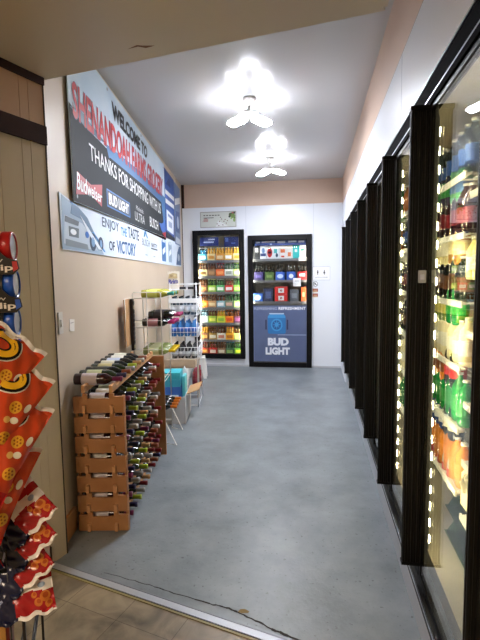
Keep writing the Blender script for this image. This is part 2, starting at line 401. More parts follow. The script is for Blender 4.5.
# ---- products
def bottle_proto(name, h=.28, r=.035, body=m_glassb, lab='#b01818', cap='#e8e8e8', neck=.35):
    b = MB(); n = r*.36
    b.lathe([(r*.85,0),(r,.012),(r,h*(1-neck)),(r*.9,h*(1-neck*.78)),(n,h*(1-neck*.3)),(n,h*.955)], body, 14)
    root = b.build(name)
    c = MB(); c.lathe([(n*1.15,h*.945),(n*1.2,h),(0,h+.001)], P(cap), 10); c.build('cap',root)
    l = MB(); l.lathe([(r+.0005,h*.22),(r+.001,h*.23),(r+.001,h*.52),(r+.0005,h*.53)], P(lab), 14); l.build('label_band',root)
    return root
def ctn_proto(name, w=.14, d=.12, h=.13, col='#3366aa', col2='#ffffff'):
    # carton with a printed panel on the front (front = -y)
    b = MB(); b.box(-w/2,w/2,0,d,0,h,P(col))
    b.box(-w*.36,w*.36,-.0015,0,h*.30,h*.72,P(col2))
    return b
def six_pack(col, col2, cap, glass):
    root = MB().box(-.066,.066,0,.10,0,.125,P(col)).box(-.048,.048,-.0015,0,.035,.09,P(col2)).build('six_pack')
    h = MB(); h.prism([(-.066,.05),(-.066,.125)],0,0,P(col)) if False else h.box(-.05,.05,.048,.052,.125,.19,P(col)); h.build('carrier_handle',root)
    for i in range(3):
        for j in range(2):
            x = -.044+i*.044; y = .025+j*.05
            n = MB(); n.lathe([(.020,.10),(.020,.15),(.012,.19),(.012,.225)], glass, 10); n.lathe([(.0145,.222),(.0145,.232),(0,.233)], P(cap), 10)
            n.v = [(a+x,bb+y,c) for a,bb,c in n.v]; n.build('bottle_neck',root)
    return root

BAY = 'in the glass cooler on the right'
def halves(pa, pb, x, ys, z, la, lb, cat, ga, gb, **k):
    row(pa, x, ys[:2], z, la, cat, ga, **k); row(pb, x, ys[2:], z, lb, cat, gb, **k)
def row(proto, x, ys, z, lab, cat, grp, rz=-PI/2, first=True, depth=1, dx=.09):
    n = len(ys)
    for i, y in enumerate(ys):
        for k in range(depth):
            pos = 'nearest' if i == 0 else (ORD[i]+' from the camera')
            ll = lab+', '+pos+(', front row' if depth > 1 and k == 0 else (', row behind the front' if depth > 1 else ''))
            o = clone(proto, (x+k*dx+OX, y+OY, z), (0,0,rz+random.uniform(-.25,.25)), ll, grp, scale=(1,1,random.uniform(.86,1.06)))
            o['category'] = cat
    drop(proto)
G = .0015
# bay beside the mullion (farther), seen left in the glass
YS = [1.98+.078*i for i in range(8)]; mk = bottle_proto
SB_ = 'second cooler bay'
halves(mk('soda_bottle',.195,.033,mat('milky_bottle','#d5d8cc',.2,coat=.5),'#c8202a','#1d8a3a'), mk('soda_bottle',.19,.033,m_glassb,'#b01c22','#e2e2e0'), .60, YS, .65+G, 'milky bottle with green cap, lowest wire shelf, '+SB_,'dark soda bottle with white cap, lowest wire shelf, '+SB_,'bottle','milky bottles on the lowest shelf','dark sodas on the lowest shelf')
halves(mk('cola_bottle',.19,.034,m_glassb,'#e9e0c8','#d9cfa8'), mk('water_bottle',.18,.032,mat('blue_plastic','#2c4f96',.2,coat=.5),'#e8edf4','#f0c030'), .60, YS, .87+G, 'dark cola bottle with cream label, second shelf, '+SB_,'navy bottle with white label, second shelf, '+SB_,'bottle','cream label colas','navy bottles')
halves(mk('cola_bottle',.235,.035,m_glassb,'#c3200f','#d8d4cc'), mk('orange_drink_bottle',.20,.034,mat('orange_drink','#d9822b',.2),'#8a4a1c','#e8e0d0'), .60, YS, 1.10+G, 'black cola bottle with red label, third shelf, '+SB_,'orange drink bottle with brown label, third shelf, '+SB_,'bottle','red label colas','orange drinks')
halves(mk('lime_soda_bottle',.225,.036,mat('green_soda','#128a3c',.1,coat=.6),'#35b04a','#bde3b0'), mk('lime_soda_bottle',.17,.033,mat('olive_soda','#6f8a3a',.15,coat=.6),'#d8d060','#efe9c0'), .60, YS, 1.375+G, 'bright green soda bottle, eye-level shelf, '+SB_,'olive soda bottle with yellow label, eye-level shelf, '+SB_,'bottle','green sodas','olive sodas')
halves(mk('tea_bottle',.20,.033,mat('amber_tea','#b58238',.1,coat=.5),'#efe2b0','#f5efe0'), mk('tea_bottle',.19,.034,mat('cream_tea','#e6d79a',.2,coat=.5),'#f7f2dc','#c8a040'), .60, YS, 1.63+G, 'amber tea bottle with pale label, fifth shelf, '+SB_,'cream tea bottle, fifth shelf, '+SB_,'bottle','amber teas','cream teas')
halves(mk('mint_bottle',.19,.033,mat('mint_plastic','#4fae6e',.15,coat=.5),'#3d6fb0','#dfe8f0'), mk('juice_bottle',.21,.033,mat('grape_juice','#3a3550',.15,coat=.5),'#2f8f45','#e8e0d0'), .60, YS, 1.89+G, 'mint green bottle with blue label, top shelf, '+SB_,'dark juice bottle with green label, top shelf, '+SB_,'bottle','mint bottles','dark juices')
# nearest bay
def jug_proto():
    mm = mat('milk_plastic','#ece3bf',.35)
    b = MB(); b.prism([(-.06,-.045),(-.045,-.06),(.045,-.06),(.06,-.045),(.06,.045),(.045,.06),(-.045,.06),(-.06,.045)],0,.14,mm)
    vs = []; 
    for (s, z) in ((1,.14),(.8,.17),(.4,.2),(.3,.215)):
        for (x,y) in [(-.06,-.045),(-.045,-.06),(.045,-.06),(.06,-.045),(.06,.045),(.045,.06),(-.045,.06),(-.06,.045)]: vs.append((x*s,y*s,z))
    b.add(vs, [(i*8+k,i*8+(k+1)%8,(i+1)*8+(k+1)%8,(i+1)*8+k) for i in range(3) for k in range(8)], mm)
    b.tube([(.045,0,.165),(.068,0,.16),(.072,0,.12),(.06,0,.075)], .010, mm)
    r = b.build('milk_jug'); c = MB(); c.lathe([(.024,.21),(.024,.232),(0,.233)], P('#3163b5'), 12); c.build('cap',r)
    return r
row(jug_proto(), .64, [1.24+.135*i for i in range(5)], .66+G, 'cream milk jug with blue cap on lowest shelf of nearest bay','milk jug','milk jugs in the nearest cooler bay', rz=PI)
def pack_proto(name, w, h, t, body, top, spot):
    b = MB(); n = 8
    def S3(u, v, s): return (u*w/2*(1-.12*abs(v-.5)), s*t*(max(0,1-u*u)**.5)*(max(0,1-(2*v-1)**4)), v*h)
    for s in (-1,1):
        vs = [S3(-1+2*i/n, j/n, s) for j in range(n+1) for i in range(n+1)]
        for j in range(n):
            fs = [((j*(n+1)+i),(j*(n+1)+i+1),((j+1)*(n+1)+i+1),((j+1)*(n+1)+i)) for i in range(n)]
            if s > 0: fs = [f[::-1] for f in fs]
            o_ = len(b.v)
            b.add(vs, fs, P(top) if j >= 5 else (P(spot) if j == 3 and s < 0 else P(body)), True)
    return b.build(name)
r1 = pack_proto('snack_pack',.085,.20,.028,'#27407e','#e09a2c','#e9ecf2')
r2 = pack_proto('snack_pack',.085,.21,.028,'#d06a2a','#c01f1f','#f3d9a0')
r3 = pack_proto('snack_pack',.085,.20,.028,'#c9b24a','#5a3a1c','#ffffff')
for i, (pr, nm) in enumerate([(r2,'orange and red'),(r1,'navy and amber'),(r3,'mustard and brown'),(r2,'orange and red'),(r1,'navy and amber'),(r2,'orange and red')]):
    y = 1.24+.095*i
    for k in range(2):
        o = clone(pr,(.61+.09*k+OX,y+OY,.93+G),(0,0,-PI/2+.1),nm+' pouch, second shelf of nearest bay, '+ORD[i]+' from camera'+(', front' if k == 0 else ', back'),'food pouches in the nearest cooler bay'); o['category'] = 'pouch'
for r in (r1,r2,r3): drop(r)
r = ctn_proto('food_carton',.10,.14,.12,'#8c5b26','#d8b648').build('food_carton')
row(r, .60, [1.23+.125*i for i in range(5)], 1.23+G, 'brown food carton with yellow panel on third shelf','carton','brown food cartons in the nearest cooler bay')
def wedge_proto():
    b = MB(); b.prism([(0,0),(.15,0),(.15,.085)], -.035, .035, P('#eac653'), axis='y'); b.prism([(.02,.004),(.146,.004),(.146,.076)], -.0365, .0365, P('#f7f0d2'), axis='y')
    b.prism([(.03,.012),(.14,.074),(.14,.060),(.035,.002)][::-1], -.0375, .0375, P('#c0622e'), axis='y')
    r = b.build('sandwich_wedge'); w = MB(); w.prism([(-.004,-.001),(.154,-.001),(.154,.092)], -.0395, .0395, m_film, axis='y'); w.build('clear_wrapper',r)
    return r
row(wedge_proto(), .59, [1.22+.09*i for i in range(7)], 1.42+G, 'yellow wrapped sandwich wedge on fourth shelf','sandwich','sandwich wedges in the nearest cooler bay', rz=0)
row(bottle_proto('juice_bottle',.185,.03,mat('cream_drink','#eadf9c',.3),'#f7f4e4','#efe9d5'), .60, [1.22+.075*i for i in range(9)], 1.57+G, 'cream coloured drink bottle on fifth shelf','bottle','cream drinks in the nearest cooler bay')
def can_proto(name, col, h=.122, r=.033):
    b = MB(); b.lathe([(r*.8,0),(r,.008),(r,h-.012),(r*.82,h-.002)], P(col,.25), 14); root = b.build(name)
    l = MB(); l.lathe([(r*.82,h-.004),(r*.84,h),(r*.7,h-.003),(0,h-.003)], m_alu, 14); l.build('lid',root); return root
for i in range(8):
    nm, col = [('green','#1d8a3c'),('dark blue','#202a55'),('green','#1d8a3c'),('black','#15161b')][i%4]
    pr = can_proto('drink_can', col)
    o = clone(pr,(.61+OX,1.24+.072*i+OY,1.85+G),(0,0,0),nm+' can on top shelf of nearest cooler bay, '+ORD[i]+' from the camera','cans on the top shelf of the nearest bay'); o['category'] = 'can'; drop(pr)
def clam_proto():
    b = MB()
    def fr(x0,x1,y0,y1,z0,k,z1):
        v = [(x0,y0,z0),(x1,y0,z0),(x1,y1,z0),(x0,y1,z0),(x0+k,y0+k,z1),(x1-k,y0+k,z1),(x1-k,y1-k,z1),(x0+k,y1-k,z1)]
        return v, [(0,3,2,1),(4,5,6,7),(0,1,5,4),(1,2,6,5),(2,3,7,6),(3,0,4,7)]
    v,f_ = fr(0,.24,0,.20,.06,.02,.115); b.add(v,f_,m_clam); v,f_ = fr(.02,.22,.02,.18,0,-.02,.056); b.add(v,f_,m_clam)
    r = b.build('clamshell_box'); l = MB(); l.box(-.008,.248,-.008,.208,.056,.060,m_clam); l.build('rim',r)
    l = MB(); l.box(.035,.205,.035,.165,.004,.045,P('#b8a878',.6)); l.build('food_inside',r); return r
pr = clam_proto()
for i in range(2):
    for k in range(2):
        o = clone(pr,(.575+OX,1.66+.215*i,.392+.118*k),(0,0,0),'green tinted clamshell box on cooler floor, '+['nearer stack','farther stack'][i]+', '+['bottom','top'][k]+' box','clamshell boxes on the cooler floor'); o['category'] = 'food box'
drop(pr)
# third and fourth bay: bottles seen through the slits between the handles
m_clam2 = 0
cols3 = [('dark red','#7a1420',m_glassr),('blue','#2b57a8',m_clear),('orange','#d9822b',mat('orange_drink','#d9822b',.2)),('green','#2f8f45',mat('green_soda')),('white','#e8e8e2',mat('milk_plastic')),('brown','#5b3820',m_glassb)]
for bay in (2,3,4):
    for zi, z in enumerate([.71,.97,1.22,1.48,1.75,1.98]):
        nm, col, bm = cols3[(zi+bay)%6]
        row(bottle_proto('drink_bottle',.205,.033,bm,col,'#e0e0e0'), .60, [MY[0]-.76+bay*.761-OY+.08+.085*i for i in range(7)], z+G, nm+' label bottle in '+ORD[bay]+' cooler bay, '+['lowest','second','third','fourth','fifth','top'][zi]+' shelf','bottle','%s label bottles in the %s cooler bay' % (nm, ORD[bay]))

# ------------------------------------------------------------------ coolers in the back wall
def back_cooler(name, label, D, tiers, zin, lit):
    x0,x1,z0,z1 = D; fw = .085
    t = thing(name, label, 'cooler', ((x0+x1)/2, YB, 0)); cx = (x0+x1)/2
    def bb(): 
        b = MB(); b.T = Matrix.Translation((-cx,-YB,0)); return b
    b = bb(); a = .022
    for (p,q_,r_,s_) in ((x0-a,x0+fw-a,z0-a,z1+a),(x1-fw+a,x1+a,z0-a,z1+a),(x0+fw-a,x1-fw+a,z1-fw+a,z1+a),(x0+fw-a,x1-fw+a,z0-a,z0+fw-a)):
        b.box(p,q_,YB-.055,YB-.002,max(r_,.002),s_,m_black)
    door = b.build('door_frame',t,bevel=.004)
    b = bb(); b.box(x0+fw-a,x1-fw+a,YB-.035,YB-.028,z0+fw-a,z1-fw+a,m_glassback); b.build('glass_pane',door)
    b = bb(); b.box(x1-.045,x1-.015,YB-.075,YB-.055,z0+.2,z1-.2,m_blackp); b.build('door_handle',door)
    b = bb(); g = .012
    b.box(x0+g,x1-g,YB+.62,YB+.66,z0+g,z1-g,lit); b.box(x0+g,x0+g+.01,YB+.0,YB+.62,z0+g,z1-g,lit); b.box(x1-g-.01,x1-g,YB,YB+.62,z0+g,z1-g,lit)
    b.box(x0+g,x1-g,YB,YB+.62,z1-g-.01,z1-g,lit); b.box(x0+g,x1-g,YB,YB+.62,z0+g,z0+g+.01,lit); b.build('liner',t)
    for z in tiers:
        b = bb(); b.box(x0+.03,x1-.03,YB+.07,YB+.58,z-.012,z,m_shelfd); b.box(x0+.03,x1-.03,YB+.062,YB+.07,z-.03,z+.012,m_shelfd); b.build('shelf',t)
    for x, sx in ((x0+.045,1),(x1-.045,-1)):
        b = bb(); b.box(x-.011,x+.011,YB+.006,YB+.016,z0+.1,z1-.1,m_alu)
        for k in range(26):
            zz = z0+.12+k*(z1-z0-.28)/26; b.box(x-.008,x+.008,YB+.016,YB+.021,zz,zz+.05,m_led2)
        b.build('light_strip',t)
    return t
T1 = [.25,.45,.755,1.03,1.305,1.585,1.86]
T2 = [.40,.75,1.13,1.50,1.865]
back_cooler('reach_in_cooler','narrower glass door cooler in back wall filled with colourful six-packs',D1,T1[1:],0,mat('warm_liner','#8d8676',.5))
back_cooler('reach_in_cooler','wider glass door cooler in back wall with a blue beer poster on it',D2,T2,0,m_linerd)
amber = mat('amber_bottle','#5a3010',.12,coat=.5); golden = mat('golden_bottle','#d49a2a',.15,coat=.5); grnb = mat('green_beer_bottle','#1f4d24',.12,coat=.5)
NM = {'#2f9fc0':'teal','#d8901c':'amber','#e2b23c':'gold','#dcc58a':'straw','#e5d3a0':'cream','#8a6a4c':'brown','#e8641f':'orange','#dfe3dc':'white','#b9cf7a':'pale green','#7a4a30':'dark brown','#9cc63c':'lime','#4aa860':'green','#c8281e':'red','#f08a1e':'bright orange','#c99a66':'tan','#8db8c8':'pale blue','#7d8a78':'grey green','#a5d77c':'light green','#d5e4e4':'pale white','#d8e03c':'yellow','#5a3050':'purple','#e9a81c':'golden yellow','#b03a20':'rust','#6aa83c':'leaf green','#b08a3c':'bronze','#e8e2d0':'ivory','#456b4a':'dark green'}
rows1 = {1.86:[('#2f9fc0','#e8f2f5','#f2f2f2',m_clear),('#dcc58a','#c98a2a','#f0e6c8',golden),('#d8901c','#f3d9a0','#f6e6a8',golden),('#e2b23c','#ffffff','#f2e2b0',golden),('#e5d3a0','#d8901c','#f6efcf',golden)],
 1.585:[('#e5d3a0','#7a5a2a','#caa45c',amber),('#8a6a4c','#b58a60','#6d4a30',amber),('#e8641f','#f6a05c','#c8281e',amber),('#dfe3dc','#8a948c','#6a5a40',grnb),('#b9cf7a','#e8efd0','#9cc63c',grnb)],
 1.305:[('#7a4a30','#c9905c','#3a2418',amber),('#9cc63c','#e9efc0','#dfe6a8',grnb),('#4aa860','#f2f6ee','#e8efe0',grnb),('#c8281e','#f2f2ee','#f0e0c0',amber),('#6aa83c','#c8e07a','#3f9f45',grnb)],
 1.03:[('#f08a1e','#ffd070','#e8641f',amber),('#c99a66','#f0d8a8','#e8b070',amber),('#8db8c8','#e8f2f5','#dfeaf0',amber),('#7d8a78','#e0b0a0','#5a6456',grnb),('#a5d77c','#d8f0c0','#4aa860',grnb)],
 .755:[('#d5e4e4','#ffffff','#8fcbe0',m_clear),('#9cc63c','#e8ef60','#f2f2f2',amber),('#d8e03c','#8fbf3c','#ffffff',golden),('#f08a1e','#d04a1c','#a8481c',amber),('#5a3050','#8a5080','#3a1c34',amber)],
 .45:[('#7a4a30','#b08a3c','#e2b23c',golden),('#b08a3c','#e8e2d0','#8a3a1c',amber),('#e8e2d0','#c8785c','#6a2a1c',amber),('#e9a81c','#a8601c','#e8641f',golden),('#b9cf7a','#e0e67a','#4a5a3c',amber)],
 .182:[('#b03a20','#e8b05c','#c8281e',amber),('#c8281e','#f0e0d0','#e9a81c',amber),('#8a6a4c','#e8e2d0','#c9905c',amber),('#456b4a','#8fae5c','#2f9fc0',grnb),('#6aa83c','#d8e03c','#9cc63c',grnb)]}
SHW = {1.86:'top',1.585:'second',1.305:'third',1.03:'fourth',.755:'fifth',.45:'sixth',.182:'bottom'}
for z, its in rows1.items():
    for i, (c1_,c2_,cp,gl) in enumerate(its):
        r = six_pack(c1_,c2_,cp,gl); r.location = (-1.96+.155*i, YB+.085, z+.001); r.scale = (1.1,1.1,1.0)
        tag(r, '%s six-pack on the %s shelf of the narrower back cooler, %s from left' % (NM[c1_],SHW[z],ORD[i]), 'six-pack', 'six-packs in the narrower back cooler')
# promotional cards above the top shelf of the narrow cooler
def card(x0,x1,z0,z1,y,label,base,marks):
    b = MB(); b.box(x0,x1,y,y+.004,z0,z1,P(base)); rr = random.Random(int(x0*100))
    for (u0,u1,w0,w1,cc) in marks: b.box(x0+(x1-x0)*u0,x0+(x1-x0)*u1,y-.002,y,z0+(z1-z0)*w0,z0+(z1-z0)*w1,P(cc))
    return tag(b.build('promotional_card'), label, 'card', 'promotional cards inside the back coolers')
card(-1.99,-1.66,2.12,2.27,YB+.04,'navy promotional card at top left inside the narrower back cooler','#26357c',[(.2,.75,.35,.5,'#c8d2ee'),(.45,.8,.7,.8,'#dfe6f5'),(.1,.4,.08,.14,'#6878b8')])
card(-1.56,-1.31,2.10,2.27,YB+.04,'dark blue promotional card at top right inside the narrower back cooler','#1f2c66',[(.1,.3,.5,.9,'#4d64a8'),(.5,.8,.3,.4,'#5570b8')])
card(-1.02,-.15,2.10,2.185,YB+.04,'long blue promotional card across the top of the wider back cooler','#3b4f8e',[(.02,.1,.55,.85,'#f0f2fa'),(.14,.4,.6,.9,'#e8ecf8'),(.45,.6,.5,.85,'#f0f2fa'),(.66,.82,.55,.9,'#e8ecf8'),(.86,.97,.5,.85,'#f0f2fa'),(.3,.34,.1,.4,'#9fb0dc')])
# wide cooler: beer cases
def beer_case(x,z,w,h,c1_,marks,label,d=.28,y=YB+.085):
    b = MB(); b.box(-w/2,w/2,0,d,0,h,P(c1_))
    r = b.build('beer_case',loc=(x,y,z+.001),bevel=.003)
    p = MB()
    for (kind,u,v,su,sv,cc) in marks:
        if kind == 'r': p.box((u-su/2-.5)*w,(u+su/2-.5)*w,-.003,-.0003,(v-sv/2)*h,(v+sv/2)*h,P(cc))
        else: p.prism(disc_pts((u-.5)*w,v*h,su*w/2,sv*h/2),-.003,-.0003,P(cc),axis='y')
    p.build('printed_panel',r)
    return tag(r,label,'beer case','beer cases in the wider back cooler')
top = [('#23262c',[('r',.5,.7,.5,.3,'#d8dade')],'black and white'),('#eef0f2',[('r',.5,.35,.9,.2,'#2c3f7a'),('o',.5,.65,.5,.4,'#7d9cc8')],'white and navy'),('#f0f0f2',[('o',.5,.5,.8,.7,'#c23036'),('r',.5,.5,.5,.15,'#1f2f60')],'white case with red oval'),('#eef4f4',[('r',.4,.6,.5,.3,'#49b7b4'),('o',.6,.3,.4,.3,'#1f3f60')],'white and aqua'),('#f2ece6',[('r',.5,.6,.7,.25,'#e0703c'),('r',.5,.2,.5,.12,'#d84a2c')],'white case with orange bars'),('#f3ece4',[('r',.5,.35,.5,.3,'#e2794a')],'cream and orange'),('#38c2c0',[('r',.5,.6,.4,.2,'#e8fafa')],'solid turquoise'),('#f4f4f2',[('r',.5,.65,.6,.15,'#4a9a8c'),('o',.7,.3,.3,.2,'#c8ccd0')],'white and sage')]
for i,(c_,mk,nm) in enumerate(top): beer_case(-.995+.113*i,1.865,.108,.235,c_,mk,nm+' beer case on top shelf of the wider back cooler')
for i,(c_,mk,nm) in enumerate([('#3b3468',[('r',.5,.5,.6,.3,'#6a5fa8')],'purple'),('#55743c',[('r',.5,.5,.6,.3,'#8aa860')],'olive green'),('#2358b8',[('o',.5,.5,.7,.5,'#cfe0f5')],'blue'),('#2358b8',[('o',.5,.5,.5,.5,'#e8f0fa')],'rightmost blue'),('#c02a30',[('r',.5,.6,.6,.3,'#f0f0f0')],'red')]):
    r = beer_case(-.965+.188*i,1.50,.155,.15,c_,mk,nm+' can pack on second shelf of the wider back cooler')
    if i < 5:
        for j in range(3):
            n = MB(); n.lathe([(.022,.15),(.022,.20),(.012,.235),(.012,.262)], m_glassb, 10); n.v = [(a-.05+j*.05,b_+.06,c) for a,b_,c in n.v]; n.build('bottle_neck',r)
for i,(c_,mk,nm,hh) in enumerate([('#2a5cb4',[('o',.5,.5,.7,.6,'#b8cdec')],'royal blue',.15),('#28324e',[('r',.5,.5,.6,.5,'#4a5a84')],'dark navy',.24),('#545a62',[('r',.5,.5,.6,.4,'#7a828c')],'charcoal grey',.21)]):
    beer_case([-.98,-.80,-.35][i],1.13,.16 if i < 2 else .15,hh,c_,mk,nm+' beer case on third shelf of the wider back cooler')
for k in range(2): beer_case(-.575,1.13+.132*k,.22,.13,'#d02a28',[('r',.5,.5,.45,.6,'#f2efec'),('o',.5,.5,.2,.3,'#c02020')],['lower','upper'][k]+' red and white beer case in a stack in the wider back cooler')
beer_case(-.19,1.13,.08,.25,'#d8582a',[('r',.5,.5,.5,.3,'#f0b090')],'narrow orange beer case at right of third shelf, wider back cooler')
for (x,z,w,h,pl) in ((-.30,1.40,.13,.14,'hanging under the second shelf'),(-.22,1.83,.10,.07,'hanging under the top shelf')):
    b = MB(); b.box(-w/2,w/2,0,.002,0,h,P('#f2f2f2')); b.box(-w*.3,w*.3,-.001,0,h*.6,h*.68,P('#9aa0a8'))
    tag(b.build('price_card',loc=(x,YB+.055,z)),'white price card %s of the wider back cooler' % pl,'price card')
# poster on the glass of the wide cooler
px0,px1,pz0,pz1 = -1.045,-.135,.10,1.075; yp = YB-.04
b = MB(); b.box(px0,px1,yp,yp+.0035,pz0,pz1,mat('poster_blue','#525e80',.35,noise=('#5c6888',3,.2)))
W1 = P('#d9dee8')
def quad(x0,x1,z0,z1,y): return [(x0,y,z0),(x1,y,z0),(x1,y,z1),(x0,y,z1)]
b.text('REFRESHING',quad(-1.03,-.64,1.0,1.045,yp-.001),P('#aab4cc'),.01); b.text('REFRESHMENT',quad(-.61,-.15,1.0,1.05,yp-.001),P('#f0f3f8'),.02)
b.text('BUD',quad(-.80,-.44,.38,.515,yp-.0015),W1,.06); b.text('LIGHT',quad(-.84,-.42,.22,.35,yp-.0015),W1,.06)
b.box(-.63,-.14,yp-.001,yp,.563,.573,P('#9fb0d0'))
cb = P('#2c6ea8'); cb2 = P('#3f8cc4'); cb3 = P('#25548a')
b.prism([(-.80,.61),(-.80,.88),(-.77,.925),(-.52,.925),(-.49,.88),(-.49,.61),(-.51,.585),(-.78,.585)],yp-.001,yp,cb,axis='y')
b.prism([(-.80,.88),(-.77,.925),(-.52,.925),(-.49,.88),(-.5,.86),(-.79,.86)],yp-.002,yp-.001,cb2,axis='y')
b.prism([(-.765,.925),(-.775,.945),(-.515,.945),(-.525,.925)],yp-.002,yp-.001,P('#b4c6da'),axis='y')
b.prism(disc_pts(-.645,.74,.10,.11),yp-.002,yp-.001,cb2,axis='y'); b.prism(disc_pts(-.645,.74,.075,.082),yp-.003,yp-.002,cb3,axis='y')
b.prism(disc_pts(-.645,.745,.035,.04),yp-.004,yp-.003,cb2,axis='y')
for k in range(8):
    a_ = k*PI/4; b.prism([(-.645+.04*math.cos(a_+d_)*r_,.745+.045*math.sin(a_+d_)*r_) for d_,r_ in ((-.2,1),(0,1.9),(.2,1))],yp-.004,yp-.003,cb2,axis='y')
for sx in (-.83,-.46): b.box(sx-.012,sx+.012,yp-.001,yp,.66,.83,P('#2b3150'))
b.box(px0,px0+.006,yp-.001,yp,pz0,pz1,P('#7a89b4'))
tag(b.build('beer_poster'),'dark blue beer poster on lower half of the wider back cooler door','poster')

# ------------------------------------------------------------------ signs on the back wall
b = MB(); x0,x1,z0,z1 = -1.965,-1.33,2.43,2.70; y = YB-.012
b.box(x0,x1,y,YB-.0005,z0,z1,P('#9c9a92')); b.box(x0+.012,x1-.012,y-.001,y,z0+.012,z1-.012,P('#c9cdc6'))
dk = P('#4a4a48'); rr = random.Random(5)
for k in range(6): b.box(x0+.06+.05*k,x0+.085+.05*k+rr.uniform(0,.01),y-.002,y-.001,z1-.07,z1-.055,dk)
b.box(x0+.06,x0+.24,y-.002,y-.001,z1-.11,z1-.098,dk); b.box(x0+.04,x0+.14,y-.002,y-.001,z0+.10,z0+.108,P('#a86a6a'))
b.prism(disc_pts(x0+.10,z0+.13,.045,.03),y-.002,y-.001,P('#b89a94'),axis='y')
for (u,v) in ((.30,.06),(.34,.10),(.38,.14),(.42,.10),(.46,.07),(.40,.04),(.33,.03),(.36,.17),(.44,.13),(.48,.11)): b.prism(disc_pts(x0+u,z0+v,.010,.009,8),y-.002,y-.001,P('#6a3438'),axis='y')
for (u,v,rr_,c_) in ((.54,.21,.035,'#54603f'),(.58,.19,.04,'#6f8a4a'),(.60,.12,.035,'#7f9a58'),(.57,.23,.025,'#a05050'),(.52,.18,.02,'#3a3f3a'),(.60,.24,.02,'#2f3a30'),(.605,.16,.025,'#4a6a3a'),(.55,.15,.018,'#8fae6a')): b.prism(disc_pts(x0+u,z0+v,min(rr_,.62-u+.0),rr_,10),y-.003-rr_*.02,y-.0015,P(c_),axis='y')
b.prism([(x0+.27,z0+.01),(x0+.32,z0+.12),(x0+.5,z0+.012)],y-.0018,y-.001,P('#dcdedd'),axis='y')
tag(b.build('picture_sign'),'pale green picture sign with floral corner above the narrower back cooler','sign')
b = MB(); x0,x1,z0,z1 = -.035,.255,1.50,1.725
b.box(x0,x1,YB-.006,YB-.0005,z0,z1,P('#8b8d92')); b.box(x0+.004,x1-.004,YB-.007,YB-.006,z0+.004,z1-.004,P('#eceef2'))
for cx,skirt in ((x0+.085,0),(x0+.195,1)):
    b.prism(disc_pts(cx,1.662,.009,.009,12),YB-.0085,YB-.007,dk,axis='y')
    b.prism([(cx-.013,1.65),(cx+.013,1.65),(cx+.013,1.62),(cx+.007,1.62),(cx+.005,1.59),(cx-.005,1.59),(cx-.007,1.62),(cx-.013,1.62)] if not skirt else [(cx-.009,1.65),(cx+.009,1.65),(cx+.018,1.612),(cx+.006,1.612),(cx+.005,1.59),(cx-.005,1.59),(cx-.006,1.612),(cx-.018,1.612)],YB-.0085,YB-.007,dk,axis='y')
b.text('RESTROOMS',quad(x0+.05,x1-.04,1.54,1.556,YB-.008),dk,.0)
tag(b.build('restroom_sign'),'white restroom sign with two figures on back wall beside wider cooler','sign')
b = MB(); cx,cz = .013,1.437
pts = disc_pts(cx,cz,.04,.045,24); b.prism(pts,YB-.003,YB-.0005,P('#4a4c52'),axis='y'); b.prism(disc_pts(cx,cz,.032,.037,24),YB-.004,YB-.003,P('#eef0f4'),axis='y')
b.text('R',quad(cx-.017,cx+.017,cz-.022,cz+.022,YB-.005),P('#3f4148'),.02); b.prism([(cx-.028,cz+.018),(cx-.022,cz+.026),(cx+.028,cz-.018),(cx+.022,cz-.026)][::-1],YB-.0055,YB-.005,P('#3f4148'),axis='y')
tag(b.build('round_sticker'),'round black and white sticker on back wall under the restroom sign','sticker')
for i,(z0,z1) in enumerate(((1.30,1.358),(1.215,1.275))):
    b = MB(); b.box(-.035,.055,YB-.003,YB-.0005,z0,z1,P('#8e2f22')); b.box(-.030,.05,YB-.004,YB-.003,z0-.006,z0+.01,P('#d8c8a8')); b.box(-.02,.04,YB-.004,YB-.003,z0+.022,z0+.04,P('#c9a080'))
    tag(b.build('red_sticker'),['upper small red notice on back wall below round sticker','lower small red notice on back wall below round sticker'][i],'sticker')

# ------------------------------------------------------------------ banners on the left wall (local x = d, y = s)
def wall_obj(b, name, label, cat, group=None, kind=None): return tag(b.build(name, loc=P0, rz=PH), label, cat, group, kind)
def on_wall(b, off):
    # sheet vertices (d, s, z) moved from the measuring plane onto the real wall plane
    nw = Vector((math.cos(PHW),math.sin(PHW),0)); uw = Vector((-math.sin(PHW),math.cos(PHW),0)); c = Vector((0,0,1.6)); out = []
    for d,s_,z in b.v:
        p = L(0,s_,z); r = p-c; t = nw.dot(PW+nw*off-c)/nw.dot(r); q = c+r*t-PW
        out.append((off+d, q.dot(uw), q.z))
    b.v = out; return b
def wall_obj2(b, name, label, cat):
    return tag(b.build(name, loc=PW, rz=PHW), label, cat)
def WQ(d, q): return [(d,)+p for p in q]         # quad given as (s,z) bl br tr tl
def flat(b, pts, d, m): b.poly([(d,s,z) for s,z in pts], m)   # faces the aisle when listed clockwise in (s,z)
def sheet(b, pts, d0, d1, m): b.prism(pts, d0, d1, m, axis='x')
b = MB(); d = .008
sky = mat('banner_sky','#b9cfe2',.6,spec=.15,noise=('#d3dde6',2,.3)); char = mat('banner_charcoal','#34383d',.6,spec=.15); redl = P('#b8262b'); blk = P('#1c1d20'); wht = P('#e6e8ea')
sheet(b,[(.36,2.07),(3.78,2.125),(3.80,3.09),(.34,3.09)],.002,d,sky)
curve = [(.35,2.66),(.7,2.60),(1.1,2.59),(1.6,2.60),(2.2,2.61),(2.9,2.61),(3.79,2.60)]
sheet(b,[(.36,2.072),(3.779,2.126)]+curve[::-1],d,d+.001,char)
sheet(b,[(1.2,2.50),(2.2,2.47),(3.3,2.36),(3.79,2.2),(3.79,2.66),(2.4,2.68),(1.1,2.62)],d+.001,d+.0015,P('#3c6ea0'))
